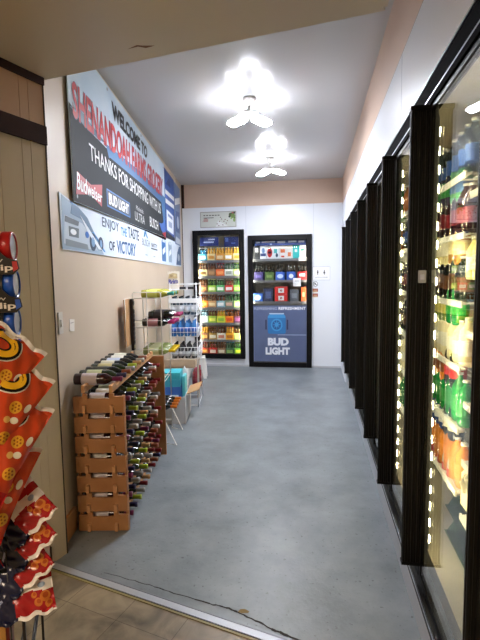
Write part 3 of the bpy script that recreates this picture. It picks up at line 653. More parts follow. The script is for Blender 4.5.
sheet(b,[(1.0,2.45),(2.2,2.41),(3.2,2.33),(3.7,2.18),(3.5,2.55),(2.4,2.56),(1.2,2.54)],d+.0015,d+.002,char)
sheet(b,[(3.30,2.27),(3.45,2.19),(3.68,2.13),(3.779,2.126),(3.79,2.36),(3.5,2.28)],d+.0015,d+.0025,P('#2f5fae'))
sheet(b,[(3.5,2.16),(3.68,2.125),(3.775,2.126),(3.78,2.2)],d+.0025,d+.003,P('#a83038'))
sheet(b,[(.36,2.64),(.56,2.68),(1.1,2.62),(.9,2.60),(.6,2.60)],d+.001,d+.002,P('#48627a'))
b.text('WELCOME TO',WQ(d+.003,[(1.31,2.875),(2.67,2.885),(2.70,3.015),(1.30,3.015)]),blk,.05)
b.text('SHENANDOAH FARMS GROCERY',WQ(d+.003,[(.405,2.585),(3.62,2.625),(3.65,2.875),(.41,2.82)]),P('#2c4a78'),.04)
b.text('SHENANDOAH FARMS GROCERY',WQ(d+.004,[(.405,2.59),(3.62,2.63),(3.65,2.87),(.41,2.815)]),redl,.028)
b.text('THANKS FOR SHOPPING WITH US',WQ(d+.003,[(.70,2.405),(3.42,2.39),(3.44,2.52),(.69,2.515)]),wht,.004)
sheet(b,[(.44,2.27),(.40,2.12),(.68,2.165),(.93,2.12),(.96,2.285),(.70,2.235)][::-1],d+.001,d+.002,P('#a5303c'))
b.text('Budweiser',WQ(d+.003,[(.42,2.155),(.93,2.145),(.95,2.225),(.43,2.265)]),wht,.012)
sheet(b,[(1.07,2.145),(1.80,2.145),(1.80,2.28),(1.07,2.28)],d+.001,d+.002,P('#2f6db0')); sheet(b,[(1.085,2.155),(1.785,2.155),(1.785,2.27),(1.085,2.27)],d+.002,d+.0025,P('#22303f'))
b.text('BUD LIGHT',WQ(d+.003,[(1.12,2.168),(1.75,2.168),(1.75,2.258),(1.12,2.258)]),wht,.03)
b.text('Michelob',WQ(d+.003,[(2.05,2.255),(2.38,2.255),(2.38,2.30),(2.05,2.30)]),P('#b9bcc0'),.0)
b.text('ULTRA',WQ(d+.003,[(1.99,2.15),(2.43,2.15),(2.43,2.235),(1.99,2.235)]),P('#c4c7cb'),.0)
b.text('BUSCH',WQ(d+.003,[(2.71,2.165),(3.22,2.165),(3.22,2.275),(2.71,2.275)]),wht,.012)
for s_,z_ in ((.4,3.04),(3.74,3.04),(.42,2.11),(3.7,2.16),(1.2,3.06),(2.4,3.06)): sheet(b,disc_pts(s_,z_,.012,.012,10),d,d+.003,m_alu)
wall_obj2(on_wall(b,.016),'welcome_banner','large welcome banner with red grocery name and beer logos, high on left wall','banner')
b = MB(); b.box(-.013,.0015,.345,3.75,2.09,3.07,m_trim); on_wall(b,.0)
b.v = [(max(.001,min(x+.014,.0155)),y,z) for x,y,z in b.v]; b.build('backing_board',C.objects['welcome_banner'])
# second banner below
b = MB(); d = .004; pale = mat('banner_pale','#c9d8ea',.6,spec=.15,noise=('#dde4ee',2,.25))
sheet(b,[(.15,1.765),(5.32,1.76),(5.32,2.165),(3.78,2.115),(3.78,2.112),(.36,2.062),(.14,2.09)],.0005,d,pale)
# racing car nose at the left: body, windscreen, wheels, lights
sheet(b,[(.15,1.77),(.95,1.77),(.80,1.86),(.62,1.95),(.45,2.03),(.30,2.06),(.17,2.08)],d,d+.001,P('#8fa6bd'))
sheet(b,[(.17,1.80),(.80,1.79),(.70,1.88),(.50,1.95),(.20,1.97)],d+.001,d+.002,P('#b9c6d4'))
sheet(b,[(.30,1.99),(.50,1.975),(.62,1.93),(.66,1.90),(.72,1.92),(.60,2.0),(.42,2.05),(.33,2.05)],d+.002,d+.003,P('#5a7896'))
sheet(b,[(.20,1.93),(.42,1.925),(.44,1.955),(.21,1.965)],d+.002,d+.003,P('#4d5964')); sheet(b,[(.26,1.85),(.42,1.85),(.43,1.91),(.26,1.91)],d+.002,d+.003,P('#5c6872')); sheet(b,[(.20,1.79),(.60,1.785),(.58,1.82),(.2,1.83)],d+.002,d+.003,P('#7f8b96'))
for s_,r_ in ((.70,.062),(.88,.05)): sheet(b,disc_pts(s_,1.845,r_*1.1,r_),d+.002,d+.003,P('#2b3f5c')); sheet(b,disc_pts(s_,1.845,r_*.6,r_*.55),d+.003,d+.004,P('#7aa0c8'))
sheet(b,disc_pts(.58,1.885,.035,.022),d+.003,d+.004,P('#2f6fc0')); sheet(b,disc_pts(.33,1.88,.05,.018),d+.003,d+.004,P('#e8eef4')); 
sheet(b,[(.30,2.058),(.40,2.056),(.99,1.79),(.95,1.79),(.66,1.95)][::-1],d+.001,d+.002,P('#3f93cf')); sheet(b,[(.46,2.0),(.62,1.93),(.9,1.80),(.82,1.80),(.6,1.9)][::-1],d+.003,d+.004,P('#e4ecf4'))
nv = P('#2c3f5c'); bl = P('#2f86bd')
b.text('ENJOY',WQ(d+.002,[(.93,1.955),(1.40,1.955),(1.40,2.055),(.93,2.05)]),nv,.015); b.text('THE',WQ(d+.002,[(1.46,1.957),(1.66,1.957),(1.66,2.03),(1.46,2.03)]),bl,.02); b.text('TASTE',WQ(d+.002,[(1.70,1.957),(2.15,1.957),(2.15,2.06),(1.70,2.06)]),nv,.02)
b.text('OF',WQ(d+.002,[(1.09,1.81),(1.25,1.81),(1.25,1.885),(1.09,1.885)]),nv,.02); b.text('VICTORY',WQ(d+.002,[(1.31,1.80),(1.99,1.797),(2.0,1.92),(1.31,1.905)]),P('#2a5f96'),.025)
sheet(b,[(2.38,2.02),(2.42,2.07),(2.48,2.10),(2.54,2.06),(2.60,2.02),(2.50,2.03)],d,d+.002,bl); sheet(b,[(2.44,2.02),(2.48,2.06),(2.52,2.02)],d+.002,d+.003,P('#e0e8f2'))
b.text('BUSCH',WQ(d+.002,[(2.30,1.93),(2.68,1.93),(2.68,2.0),(2.30,2.0)]),P('#6a7684'),.0)
b.text('NATTY',WQ(d+.002,[(2.78,1.94),(3.14,1.94),(3.14,1.985),(2.78,1.985)]),P('#4a5664'),.02); b.box(d,d+.002,2.77,3.15,1.915,1.928,P('#4a5664')); b.box(d,d+.002,2.45,2.55,1.83,1.84,P('#a0acb8')); b.box(d,d+.002,2.9,3.0,1.83,1.84,P('#a0acb8'))
for s_,c_ in ((3.62,'#3173b5'),(4.15,'#8fa8c0')):      # two drink cans printed on it
    sheet(b,[(s_-.13,1.80),(s_+.13,1.80),(s_+.15,1.83),(s_+.15,2.05),(s_+.1,2.09),(s_-.1,2.09),(s_-.15,2.05),(s_-.15,1.83)],d,d+.002,P(c_))
    sheet(b,[(s_-.1,2.05),(s_+.1,2.05),(s_+.09,2.085),(s_-.09,2.085)],d+.002,d+.003,P('#c8d2dc')); sheet(b,[(s_-.1,1.88),(s_+.1,1.93),(s_+.1,2.0),(s_-.1,1.95)],d+.002,d+.003,P('#dbe6f0'))
sheet(b,[(4.75,1.78),(5.3,1.78),(5.3,2.10),(5.1,2.08),(4.9,1.98)],d,d+.002,P('#3a6292')); sheet(b,disc_pts(5.02,1.9,.12,.06),d+.002,d+.003,P('#aebfd0'))
wall_obj2(on_wall(b,.004),'victory_banner','long pale banner reading enjoy the taste of victory, below the welcome banner','banner')
# two narrow posters right of the welcome banner
b = MB(); d = .010
sheet(b,[(3.82,2.13),(4.60,2.13),(4.66,3.06),(3.82,3.06)],.006,d,P('#3a5ca2'))
sheet(b,[(3.83,2.72),(4.63,2.74),(4.63,2.80),(3.83,2.78)],d,d+.002,wht); sheet(b,[(3.83,2.60),(4.63,2.62),(4.63,2.68),(3.83,2.66)],d,d+.002,wht)
sheet(b,[(3.90,2.24),(4.50,2.22),(4.52,2.5),(3.90,2.52)],d,d+.002,P('#dfe4ec')); sheet(b,[(4.0,2.44),(4.4,2.43),(4.4,2.47),(4.0,2.48)],d+.002,d+.003,P('#6a7aa8')); sheet(b,[(4.05,2.30),(4.35,2.30),(4.35,2.38),(4.05,2.38)],d+.002,d+.003,P('#9aa6c4'))
sheet(b,[(3.83,2.132),(4.598,2.132),(4.598,2.18),(3.83,2.22)],d,d+.002,P('#34373f')); sheet(b,[(3.9,2.86),(4.3,2.88),(4.2,3.0)],d,d+.002,P('#22407e'))
wall_obj2(on_wall(b,.002),'blue_poster','blue poster with white stripes, between the welcome banner and a narrower poster','poster')
b = MB()
sheet(b,[(4.70,2.10),(5.25,2.10),(5.33,3.05),(4.70,3.05)],.006,d,P('#6f86ae')); sheet(b,[(4.74,2.7),(5.28,2.8),(5.28,2.9),(4.74,2.8)],d,d+.002,wht)
sheet(b,[(4.8,2.3),(5.2,2.3),(5.22,2.65),(4.8,2.62)],d,d+.002,P('#3d5690')); sheet(b,disc_pts(5.0,2.46,.12,.1),d+.002,d+.003,P('#b4c2d8'))
sheet(b,[(4.72,2.12),(5.24,2.12),(5.24,2.2),(4.72,2.22)],d,d+.002,P('#c2cbd8'))
wall_obj2(on_wall(b,.002),'grey_blue_poster','grey blue poster with pale oval, farthest along left wall beside brown post','poster')
# switch plates and paper note near the front edge of the wall
b = MB(); b.box(.0005,.008,.165,.225,1.265,1.395,P('#cfcac2')); b.box(.008,.014,.187,.203,1.31,1.35,P('#dad6cf')); wall_obj2(b,'light_switch','white light switch plate at the near edge of the left wall','switch')
b = MB(); b.prism([(.335,1.265),(.415,1.255),(.425,1.33),(.345,1.34)],.0005,.003,P('#efeae4'),axis='x'); b.box(.003,.004,.355,.405,1.31,1.315,P('#b9a9a9')); wall_obj2(b,'paper_note','small square paper note taped to the left wall right of the switch','note')

# ------------------------------------------------------------------ wooden wine rack
rack = thing('wine_rack','slatted pine wine rack of eight tiers against the left wall','wine rack',L(-.022,0,0),PH)
PIT = .127; NC = 11; s0, sp = .315, .108
SP = [s0+sp*k for k in range(NC)]
def end_board(sA, sB, z0, z1):
    b = MB()
    # board with raised tongues where the rails pass and a shallow dip between them
    pts = [(.012,z0),(.325,z0),(.325,z1),(.265,z1),(.265,z1+.018),(.235,z1+.018),(.235,z1-.014),(.10,z1-.014),(.10,z1+.018),(.07,z1+.018),(.07,z1),(.012,z1)]
    b.prism(pts, sA, sB, m_wood, axis='y'); return b
for k in range(7):
    z0 = .004+PIT*k-(0 if k else 0); end_board(.225,.243,z0,z0+.104).build('end_board',rack,bevel=.002)
end_board(1.475,1.493,.004,.104)
b = MB(); b.box(.012,.36,1.470,1.490,.0,.90,m_wood); b.build('far_end_board',rack,bevel=.002)
b = MB()
for dd in (.018,.31): b.box(dd,dd+.016,.243,.262,0,.87,m_wood)
b.build('corner_post',rack)
def rail(d0, zb):
    b = MB(); pts = [(.20,zb)]; top = []
    for s_ in SP:
        top += [(s_-.042,zb+.045)]+[(s_+.034*math.sin(a_),zb+.045-.020*math.cos(a_)) for a_ in [(-PI/2)+PI*i/6 for i in range(7)]]+[(s_+.042,zb+.045)]
    pts = [(.20,zb),(1.47,zb),(1.47,zb+.045)]+top[::-1]+[(.20,zb+.045)]
    b.prism(pts, d0, d0+.018, m_wood2, axis='x'); return b
for k in range(8):
    for dd in (.075,.245): rail(dd, PIT*k+.010 if k else .012).build('rail',rack)
# bottles: long axis on local x (out from the wall)
def wine_proto(h=.30, r=.037):
    b = MB(); b.lathe([(r*.7,0),(r*.95,.002),(r,.008),(r,.185),(r*.85,.205),(r*.42,.232),(r*.38,.245)], m_glassb, 18, axis='x'); root = b.build('wine_bottle')
    c = MB(); c.lathe([(r*.40,.240),(r*.41,.285),(r*.46,.287),(r*.46,.300),(0,.301)], P('#5a1030'), 14, axis='x'); c.build('capsule',root)
    l = MB(); n = 18; l.lathe([(r+.0004,.05),(r+.0008,.052),(r+.0008,.145),(r+.0004,.147)], P('#e8e2d0'), n, axis='x'); l.build('label_band',root)
    return root
wp = wine_proto()
wine = [('magenta','#6d1c46',m_glassr,'#d8d0d4'),('navy','#272447',m_glassb,'#e0ddd0'),('lime','#9fae2c',m_glassg,'#d8dcb8'),('silver grey','#8f8e8b',m_glassb,'#e9e6de'),('bright lime','#a4b82e',m_glassg,'#ece4b0'),('tan','#b98e5c',m_glassb,'#e8d8b0'),('pale silver','#a7a4a0',m_glassb,'#f0eef0'),('dark red','#741c22',m_glassb,'#d8cfc4'),('copper','#8e4a30',m_glassb,'#e6dcc8'),('white','#c9c4bd',m_glassb,'#f2f0f0'),('crimson','#8c1e24',m_glassr,'#e8e0d8')]
rw = random.Random(11)
tiers = ['lowest','second','third','fourth','fifth','sixth','seventh','top']
for k in range(8):
    zc = (PIT*k+.010 if k else .012)+.045-.020+.0372
    for j, s_ in enumerate(SP):
        if k == 7 and j > 7: continue
        if k < 2 and j in (3,): pass
        nm, cc, gl, lc = wine[j] if rw.random() < .85 else wine[rw.randrange(len(wine))]
        if k == 7: gl = [m_glassr,m_glassg,m_glassb,m_glassg,m_glassb,m_glassb,m_glassb,m_glassb][j]; lc = ['#c8bcc0','#c6cba0','#3a3c38','#cfc38c','#d8d4c0','#c9d2e8','#e8e4d8','#d8d8c8'][j]
        p = L(.012+rw.uniform(-.008,.012)-(.045 if k == 7 else 0), s_, zc)
        clone(wp, p, (rw.uniform(0,6.28),0,PH+rw.uniform(-.015,.015)), '%s capped wine bottle, %s tier of pine rack, %s column' % (nm,tiers[k],ORD[j]), 'wine bottles in the pine rack', {'':gl,'capsule':P(cc,.35),'label_band':P(lc)})['category'] = 'wine bottle'
# rack for wire shelves uses the same prototype
# ------------------------------------------------------------------ ivory wire bottle rack
wr = thing('wire_bottle_rack','ivory wire bottle rack beyond the pine wine rack','wire rack',L(0,0,0),PH)
def loop(s_):
    b = MB(); r = .0055
    b.tube([(.03,s_,.02),(.03,s_,1.44),(.04,s_,1.456),(.28,s_,1.456),(.29,s_,1.44),(.29,s_,.02)], r, m_wire)
    for z in (.12,.32,.59,.86,1.13,1.40): b.tube([(.03,s_,z),(.29,s_,z)], .004, m_wire)
    for z in (.59+.045,.86+.045,1.13+.045): b.tube([(.03,s_,z+.02),(.29,s_,z+.02)], .003, m_wire)
    b.tube([(.16,s_,.12),(.16,s_,1.456)], .004, m_wire)
    b.tube([(.29,s_,.25),(.40,s_,.008),(.29,s_,.03)], r, m_wire); b.tube([(.03,s_,.02),(.03,s_,.006)], r, m_wire)
    return b
loop(1.68).build('side_frame',wr); loop(2.12).build('side_frame',wr)
shz = [.32,.86,1.13,1.40]
for z in shz+[.59]:
    b = MB()
    for dd in (.04,.10,.16,.22,.28): b.tube([(dd,1.68,z),(dd,2.12,z)], .003, m_wire)
    b.tube([(.29,1.68,z+.05),(.29,2.12,z+.05)], .0035, m_wire); b.build('wire_shelf',wr)
spec = {1.40:[('teal','#2f8f84',mat('olive_bottle','#a5a338',.15,coat=.5),'#c8d060','top'),('olive','#7f8a2c',mat('olive_bottle'),'#d0c860','top')],
        1.13:[('magenta','#b02a6c',m_glassb,'#b07a80','second')],.86:[('yellow','#e2c21c',mat('pale_green_bottle','#8c9a5a',.15,coat=.5),'#c8d0a0','third')],.32:[('orange','#df7a1c',m_glassb,'#3a2a20','bottom')]}
for z, sl in spec.items():
    for j in range(4):
        nm, cc, gl, lc, tn = sl[0] if (z != 1.40 or j % 2 == 0) else sl[1]
        p = L(.10, 1.755+.098*j, z+.003+.0375)
        clone(wp, p, (rw.uniform(0,6.28),0,PH), '%s capped bottle on %s shelf of the ivory wire rack, %s from camera' % (nm,tn,ORD[j]), 'bottles lying in the ivory wire rack', {'':gl,'capsule':P(cc,.35),'label_band':P(lc)})['category'] = 'bottle'
for j in range(3):
    clone(wp, L(.15,1.80+.1*j,1.13+.003+.0375+.066), (rw.uniform(0,6.28),0,PH), 'magenta capped bottle lying on top of the second shelf row, %s from camera' % ORD[j], 'bottles lying in the ivory wire rack', {'':m_glassb,'capsule':P('#a82a68',.35),'label_band':P('#2a2024')})['category'] = 'bottle'
drop(wp)
b = MB(); b.box(0,.006,1.75,1.94,.95,1.42,m_card); wall_obj(b,'cardboard_sheet','brown cardboard sheet standing against the left wall behind the ivory wire rack','cardboard') if False else None
# hanging strip and brown panel between rack and wall
b = MB(); b.box(.001,.012,1.46,1.66,.98,1.40,m_card); b.tube([(.014,1.46,.98),(.014,1.46,1.41),(.014,1.66,1.41),(.014,1.66,.98)],.004,m_wire)
wall_obj(b,'brown_backboard','brown cardboard panel in a wire frame on the left wall beside the wire rack','panel')
b = MB(); b.box(.02,.045,1.62,1.67,.93,1.40,P('#15151a'))
rr = random.Random(9)
for k in range(11):
    z = .95+k*.04; b.box(.045,.05,1.625,1.665,z,z+.028,P(rr.choice(['#1c1c20','#2a2420','#3a3a40','#b9b090','#24201c'])))
wall_obj(b,'clip_strip','narrow black clip strip hung with small packets beside the ivory wire rack','clip strip')

# ------------------------------------------------------------------ white wire basket rack
br_ = thing('basket_rack','white wire basket rack behind the ivory rack, stacked with bottles','wire rack',L(0,0,0),PH)
b = MB()
for dd in (.17,.485):
    for s_ in (2.98,3.48): b.tube([(dd,s_,.0),(dd,s_,1.52)], .006, m_wire2)
for z in (.02,1.50,1.25):
    b.tube([(.17,2.98,z),(.485,2.98,z),(.485,3.48,z),(.17,3.48,z),(.17,2.98,z)], .004, m_wire2)
b.build('frame',br_)
def basket(z0, h):
    b = MB(); a0,a1,c0_,c1_ = .155,.50,2.965,3.495
    for z in (z0,z0+h*.5,z0+h): b.tube([(a0,c0_,z),(a1,c0_,z),(a1,c1_,z),(a0,c1_,z),(a0,c0_,z)], .004 if z > z0+h*.9 else .0028, m_wire2)
    for i in range(9):
        x = a0+(a1-a0)*i/8; b.tube([(x,c0_,z0+h),(x,c0_,z0),(x,c1_,z0),(x,c1_,z0+h)], .0025, m_wire2)
    for i in range(11):
        y_ = c0_+(c1_-c0_)*i/10; b.tube([(a1,y_,z0+h),(a1,y_,z0),(a0,y_,z0)], .0025, m_wire2)
    b.box(a0,a1,c0_-.006,c0_-.004,z0+h-.05,z0+h,m_wire2) if h > .16 else None
    return b
for z0,h in ((1.13,.20),(.87,.11),(.60,.14)): basket(z0,h).build('basket',br_)
def up_bottle(h,r,body,cap,lab):
    b = MB(); b.lathe([(r*.9,0),(r,.006),(r,h*.6),(r*.85,h*.68),(r*.36,h*.8),(r*.36,h*.93)], body, 12); root = b.build('spirit_bottle')
    c = MB(); c.lathe([(r*.4,h*.92),(r*.42,h),(0,h+.001)], P(cap), 10); c.build('cap',root)
    l = MB(); l.lathe([(r+.0006,h*.15),(r+.0006,h*.5)], P(lab), 12); l.build('label_band',root)
    return root
for z0,hh,body,cap,lab,nm,tn,ny in ((1.13,.22,m_clear,'#22242a','#dfe4ec','clear bottle with black cap','top',4),(.87,.21,mat('blue_water','#3f7fc4',.15,coat=.5),'#e8eef6','#2c5cae','blue bottle with white cap','middle',4),(.60,.17,mat('smoky_bottle','#3a3c40',.2,coat=.4),'#1c1c20','#b9bcc0','smoky grey bottle','lowest',4)):
    pr = up_bottle(hh,.032,body,cap,lab)
    for i in range(4):
        for j in range(ny):
            o = clone(pr, L(.20+.08*i,3.02+.09*j,z0+.0035),(0,0,0),'%s in %s basket, %s from the wall, %s from camera' % (nm,tn,ORD[i],ORD[j]),'bottles in the %s wire basket' % tn); o['category'] = 'bottle'
    drop(pr)
# packet standing on the top of the basket rack
b = MB(); mP = P('#e4ddcf',.35)
b.box(.03,.06,0,.25,0,.20,mP) if False else None
n = 8; w, h = .15, .215
for sgn in (-1,1):
    vs = [((-w/2+w*i/n), sgn*.025*math.sin(PI*i/n)*math.sin(PI*min(1,j/n+.06)), h*j/n+(.008*math.sin(9*i) if j == n else 0)) for j in range(n+1) for i in range(n+1)]
    fs = [(j*(n+1)+i,j*(n+1)+i+1,(j+1)*(n+1)+i+1,(j+1)*(n+1)+i) for j in range(n) for i in range(n)]
    if sgn > 0: fs = [q_[::-1] for q_ in fs]
    b.add(vs, fs, mP, True)
b.prism([(-.055,.13),(.055,.13),(.05,.185),(.0,.195),(-.05,.18)],-.034,-.020,P('#c8b58c'),axis='y'); b.prism(disc_pts(-.02,.16,.02,.016,10),-.035,-.03,P('#a8946a'),axis='y'); b.prism(disc_pts(.025,.165,.016,.014,10),-.035,-.03,P('#dccf9e'),axis='y')
b.text('Brim',[(-.055,-.034,.06),(.06,-.034,.07),(.06,-.034,.125),(-.055,-.034,.115)],P('#2b2f96'),.03)
o = b.build('snack_bag',loc=L(.20,2.99+.12,1.445),rz=PH-.1); tag(o,'cream bag with blue script lettering on top of the white basket rack','bag')
b = MB(); b.box(.13,.40,2.98,3.48,1.435,1.441,m_wire2); wall_obj(b,'rack_tray','thin white tray laid over the top of the basket rack','tray')
for i in range(3):
    b = MB(); b.box(-.035,.035,0,.07,0,.03,P(['#1a1a1e','#26242a','#17181c'][i])); b.box(-.03,.03,-.001,0,.008,.02,P('#3c3c46')); tag(b.build('small_box',loc=L(.22+.10*i,2.99,1.252 if False else 1.442),rz=PH),'small black box on the basket rack tray, %s from the wall' % ORD[i],'box','small black boxes on the tray') if i else None

# ------------------------------------------------------------------ boxes at floor level
wb = thing('cardboard_box','open white cardboard box on the floor with flaps folded out, beside wire rack','box',L(0,0,0),PH)
m_wcard = mat('white_cardboard','#c4c3c2',.7)
b = MB(); a0,a1,c0_,c1_,hh = .14,.405,2.32,2.86,.30
b.box(a0,a1,c0_,c0_+.006,0.001,hh,m_wcard); b.box(a0,a1,c1_-.006,c1_,0.001,hh,m_wcard); b.box(a0,a0+.006,c0_,c1_,0.001,hh,m_wcard); b.box(a1-.006,a1,c0_,c1_,0.001,hh,m_wcard); b.box(a0,a1,c0_,c1_,.001,.008,m_wcard)
b.build('box_body',wb)
b = MB(); b.prism([(a1,hh-.004),(a1+.145,hh+.05),(a1+.145,hh+.056),(a1,hh+.004)],c0_+.12,c1_-.02,m_card,axis='y'); b.build('side_flap',wb)
b = MB(); b.prism([(c0_,hh-.002),(c0_+.004,hh),(c0_-.09,hh+.035),(c0_-.094,hh+.031)],a0,a1-.06,m_wcard,axis='x'); b.build('front_flap',wb)
def casebox(d0,d1,s0_,s1_,z0,z1,cols,name,label,cat,grp=None):
    b = MB(); n = len(cols)
    for i,c_ in enumerate(cols): b.box(d0,d1,s0_,s1_,z0+(z1-z0)*i/n,z0+(z1-z0)*(i+1)/n-.002,P(c_))
    b.box(d0+.02,d1-.02,s0_-.001,s0_,z0+(z1-z0)*.42,z0+(z1-z0)*.55,P('#dfeaf2'))
    return wall_obj(b,name,label,cat,grp)
b = MB()
casebox(.15,.35,2.36,2.60,.012,.56,['#3a78b8','#2f63b4','#2b58ac','#3573c0','#2f63b4','#41a8c4','#3fb5c4'],'drinks_case','tall blue and teal case standing in the open white box','case')
casebox(.36,.394,2.45,2.62,.012,.50,['#57b8bf','#63c2c6'],'tall_carton','slim turquoise carton in the open white box','carton')
b = MB(); b.prism([(.355,.45),(.41,.58),(.47,.47),(.42,.40)],2.66,2.665,P('#eef0f2'),axis='y') if False else b.prism([(.34,.012),(.39,.012),(.39,.50),(.36,.57),(.33,.50)],2.66,2.70,P('#eef0f2'),axis='y')
wall_obj(b,'white_envelope','white pointed carton standing in the back of the open white box','carton')
b = MB(); b.box(.16,.43,2.62,2.83,.012,.10,m_card) if False else b.box(.15,.32,2.66,2.84,.012,.42,m_card); wall_obj(b,'brown_carton','plain brown carton behind the blue case in the open white box','carton')
# tan shelf board on the rack's lower level
b = MB(); b.box(.05,.46,2.90,2.955,.50,.60,mat('tan_board','#b9a48c',.6)); b.box(.05,.46,2.90,3.5,.50,.52,mat('tan_board')); b.box(.06,.08,3.4,3.5,0,.5,mat('tan_board')); b.box(.43,.45,3.4,3.5,0,.5,mat('tan_board')); b.box(.06,.08,2.91,2.95,0,.5,mat('tan_board')); 
b.build('base_shelf',br_)
# white plastic step stool
st = thing('step_stool','white plastic step stool on the floor beside the narrow back cooler','step stool',L(.30,4.62,0),PH)
b = MB(); b.box(-.13,.13,-.10,.10,.31,.335,m_plasticw); b.box(-.10,.10,-.08,.08,.335,.338,P('#d5d5d3')); b.build('top',st,bevel=.006)
for sy in (-1,1):
    b = MB()
    y = sy*.085; b.prism([(-.165,0),(-.115,0),(-.085,.13),(-.05,.17),(.05,.17),(.085,.13),(.115,0),(.165,0),(.125,.312),(-.125,.312)],y-.008,y+.008,m_plasticw,axis='y'); b.build('leg_panel',st)
for sx in (-1,1):
    b = MB(); b.prism([(sx*.165,.03),(sx*.160,.12),(sx*.135,.312),(sx*.123,.312),(sx*.148,.12),(sx*.153,.03)][::sx],-.08,.08,m_plasticw,axis='y'); b.build('side_panel',st)
# red bottles on the floor
pr = up_bottle(.30,.04,mat('red_syrup','#8c2434',.15,coat=.5),'#c04a6a','#7a1c2c')
for i in range(3):
    o = clone(pr,L([.33,.40,.36][i],[4.05,4.08,3.94][i],.001),(0,0,0),'red bottle standing on the floor before the step stool, '+['nearest the wall','nearest the aisle','closest to the camera'][i],'red bottles on the floor'); o['category'] = 'bottle'
drop(pr)
# white panel box leaning near the stool
b = MB(); b.prism([(.10,.001),(.26,.001),(.26,.50),(.18,.56),(.10,.50)],3.62,3.86,m_plasticw,axis='y'); b.box(.13,.23,3.618,3.62,.2,.3,P('#b9c4d0')); wall_obj(b,'white_bin','white bin on the floor behind the basket rack','bin')

# ------------------------------------------------------------------ ceiling lamps
def lamp(x,y,label,rz):
    t = thing('ceiling_lamp',label,'lamp',(x,y,HC-.0005),rz,'multi panel lamps on the corridor ceiling')
    b = MB(); b.lathe([(.055,0),(.058,-.012),(.05,-.03),(.03,-.055),(.026,-.065)][::-1], m_plasticw, 20); b.build('canopy',t)
    b = MB(); b.lathe([(.05,-.16),(.05,-.145),(.03,-.13),(.016,-.12),(.016,-.06)], m_plasticw, 16); b.build('socket_stem',t)
    for k in range(3):
        a = 2*PI*k/3
        b = MB(); b.T = Matrix.Rotation(a,4,'Z') @ Matrix.Translation((.04,0,-.155)) @ Matrix.Rotation(math.radians(13),4,'Y')
        b.prism([(0,-.025),(.03,-.066),(.15,-.066),(.17,-.045),(.17,.045),(.15,.066),(.03,.066),(0,.025)],-.004,.012,m_plasticw)
        for i in range(5): b.box(.035+i*.02,.04+i*.02,-.05,.05,.012,.024,m_plasticw)
        p = b.build('led_panel',t)
        b = MB(); b.T = Matrix.Rotation(a,4,'Z') @ Matrix.Translation((.04,0,-.155)) @ Matrix.Rotation(math.radians(13),4,'Y')
        b.prism([(0,-.026),(.028,-.069),(.152,-.069),(.174,-.046),(.174,.046),(.152,.069),(.028,.069),(0,.026)],-.011,-.0042,m_lamp); b.build('light_diffuser',p)
    return t
lamp(-.58,4.243,'nearer three-panel white lamp on the glossy corridor ceiling',-PI/2+.15)
lamp(-.60,6.397,'farther three-panel white lamp on the corridor ceiling near back wall',-PI/2-.1)

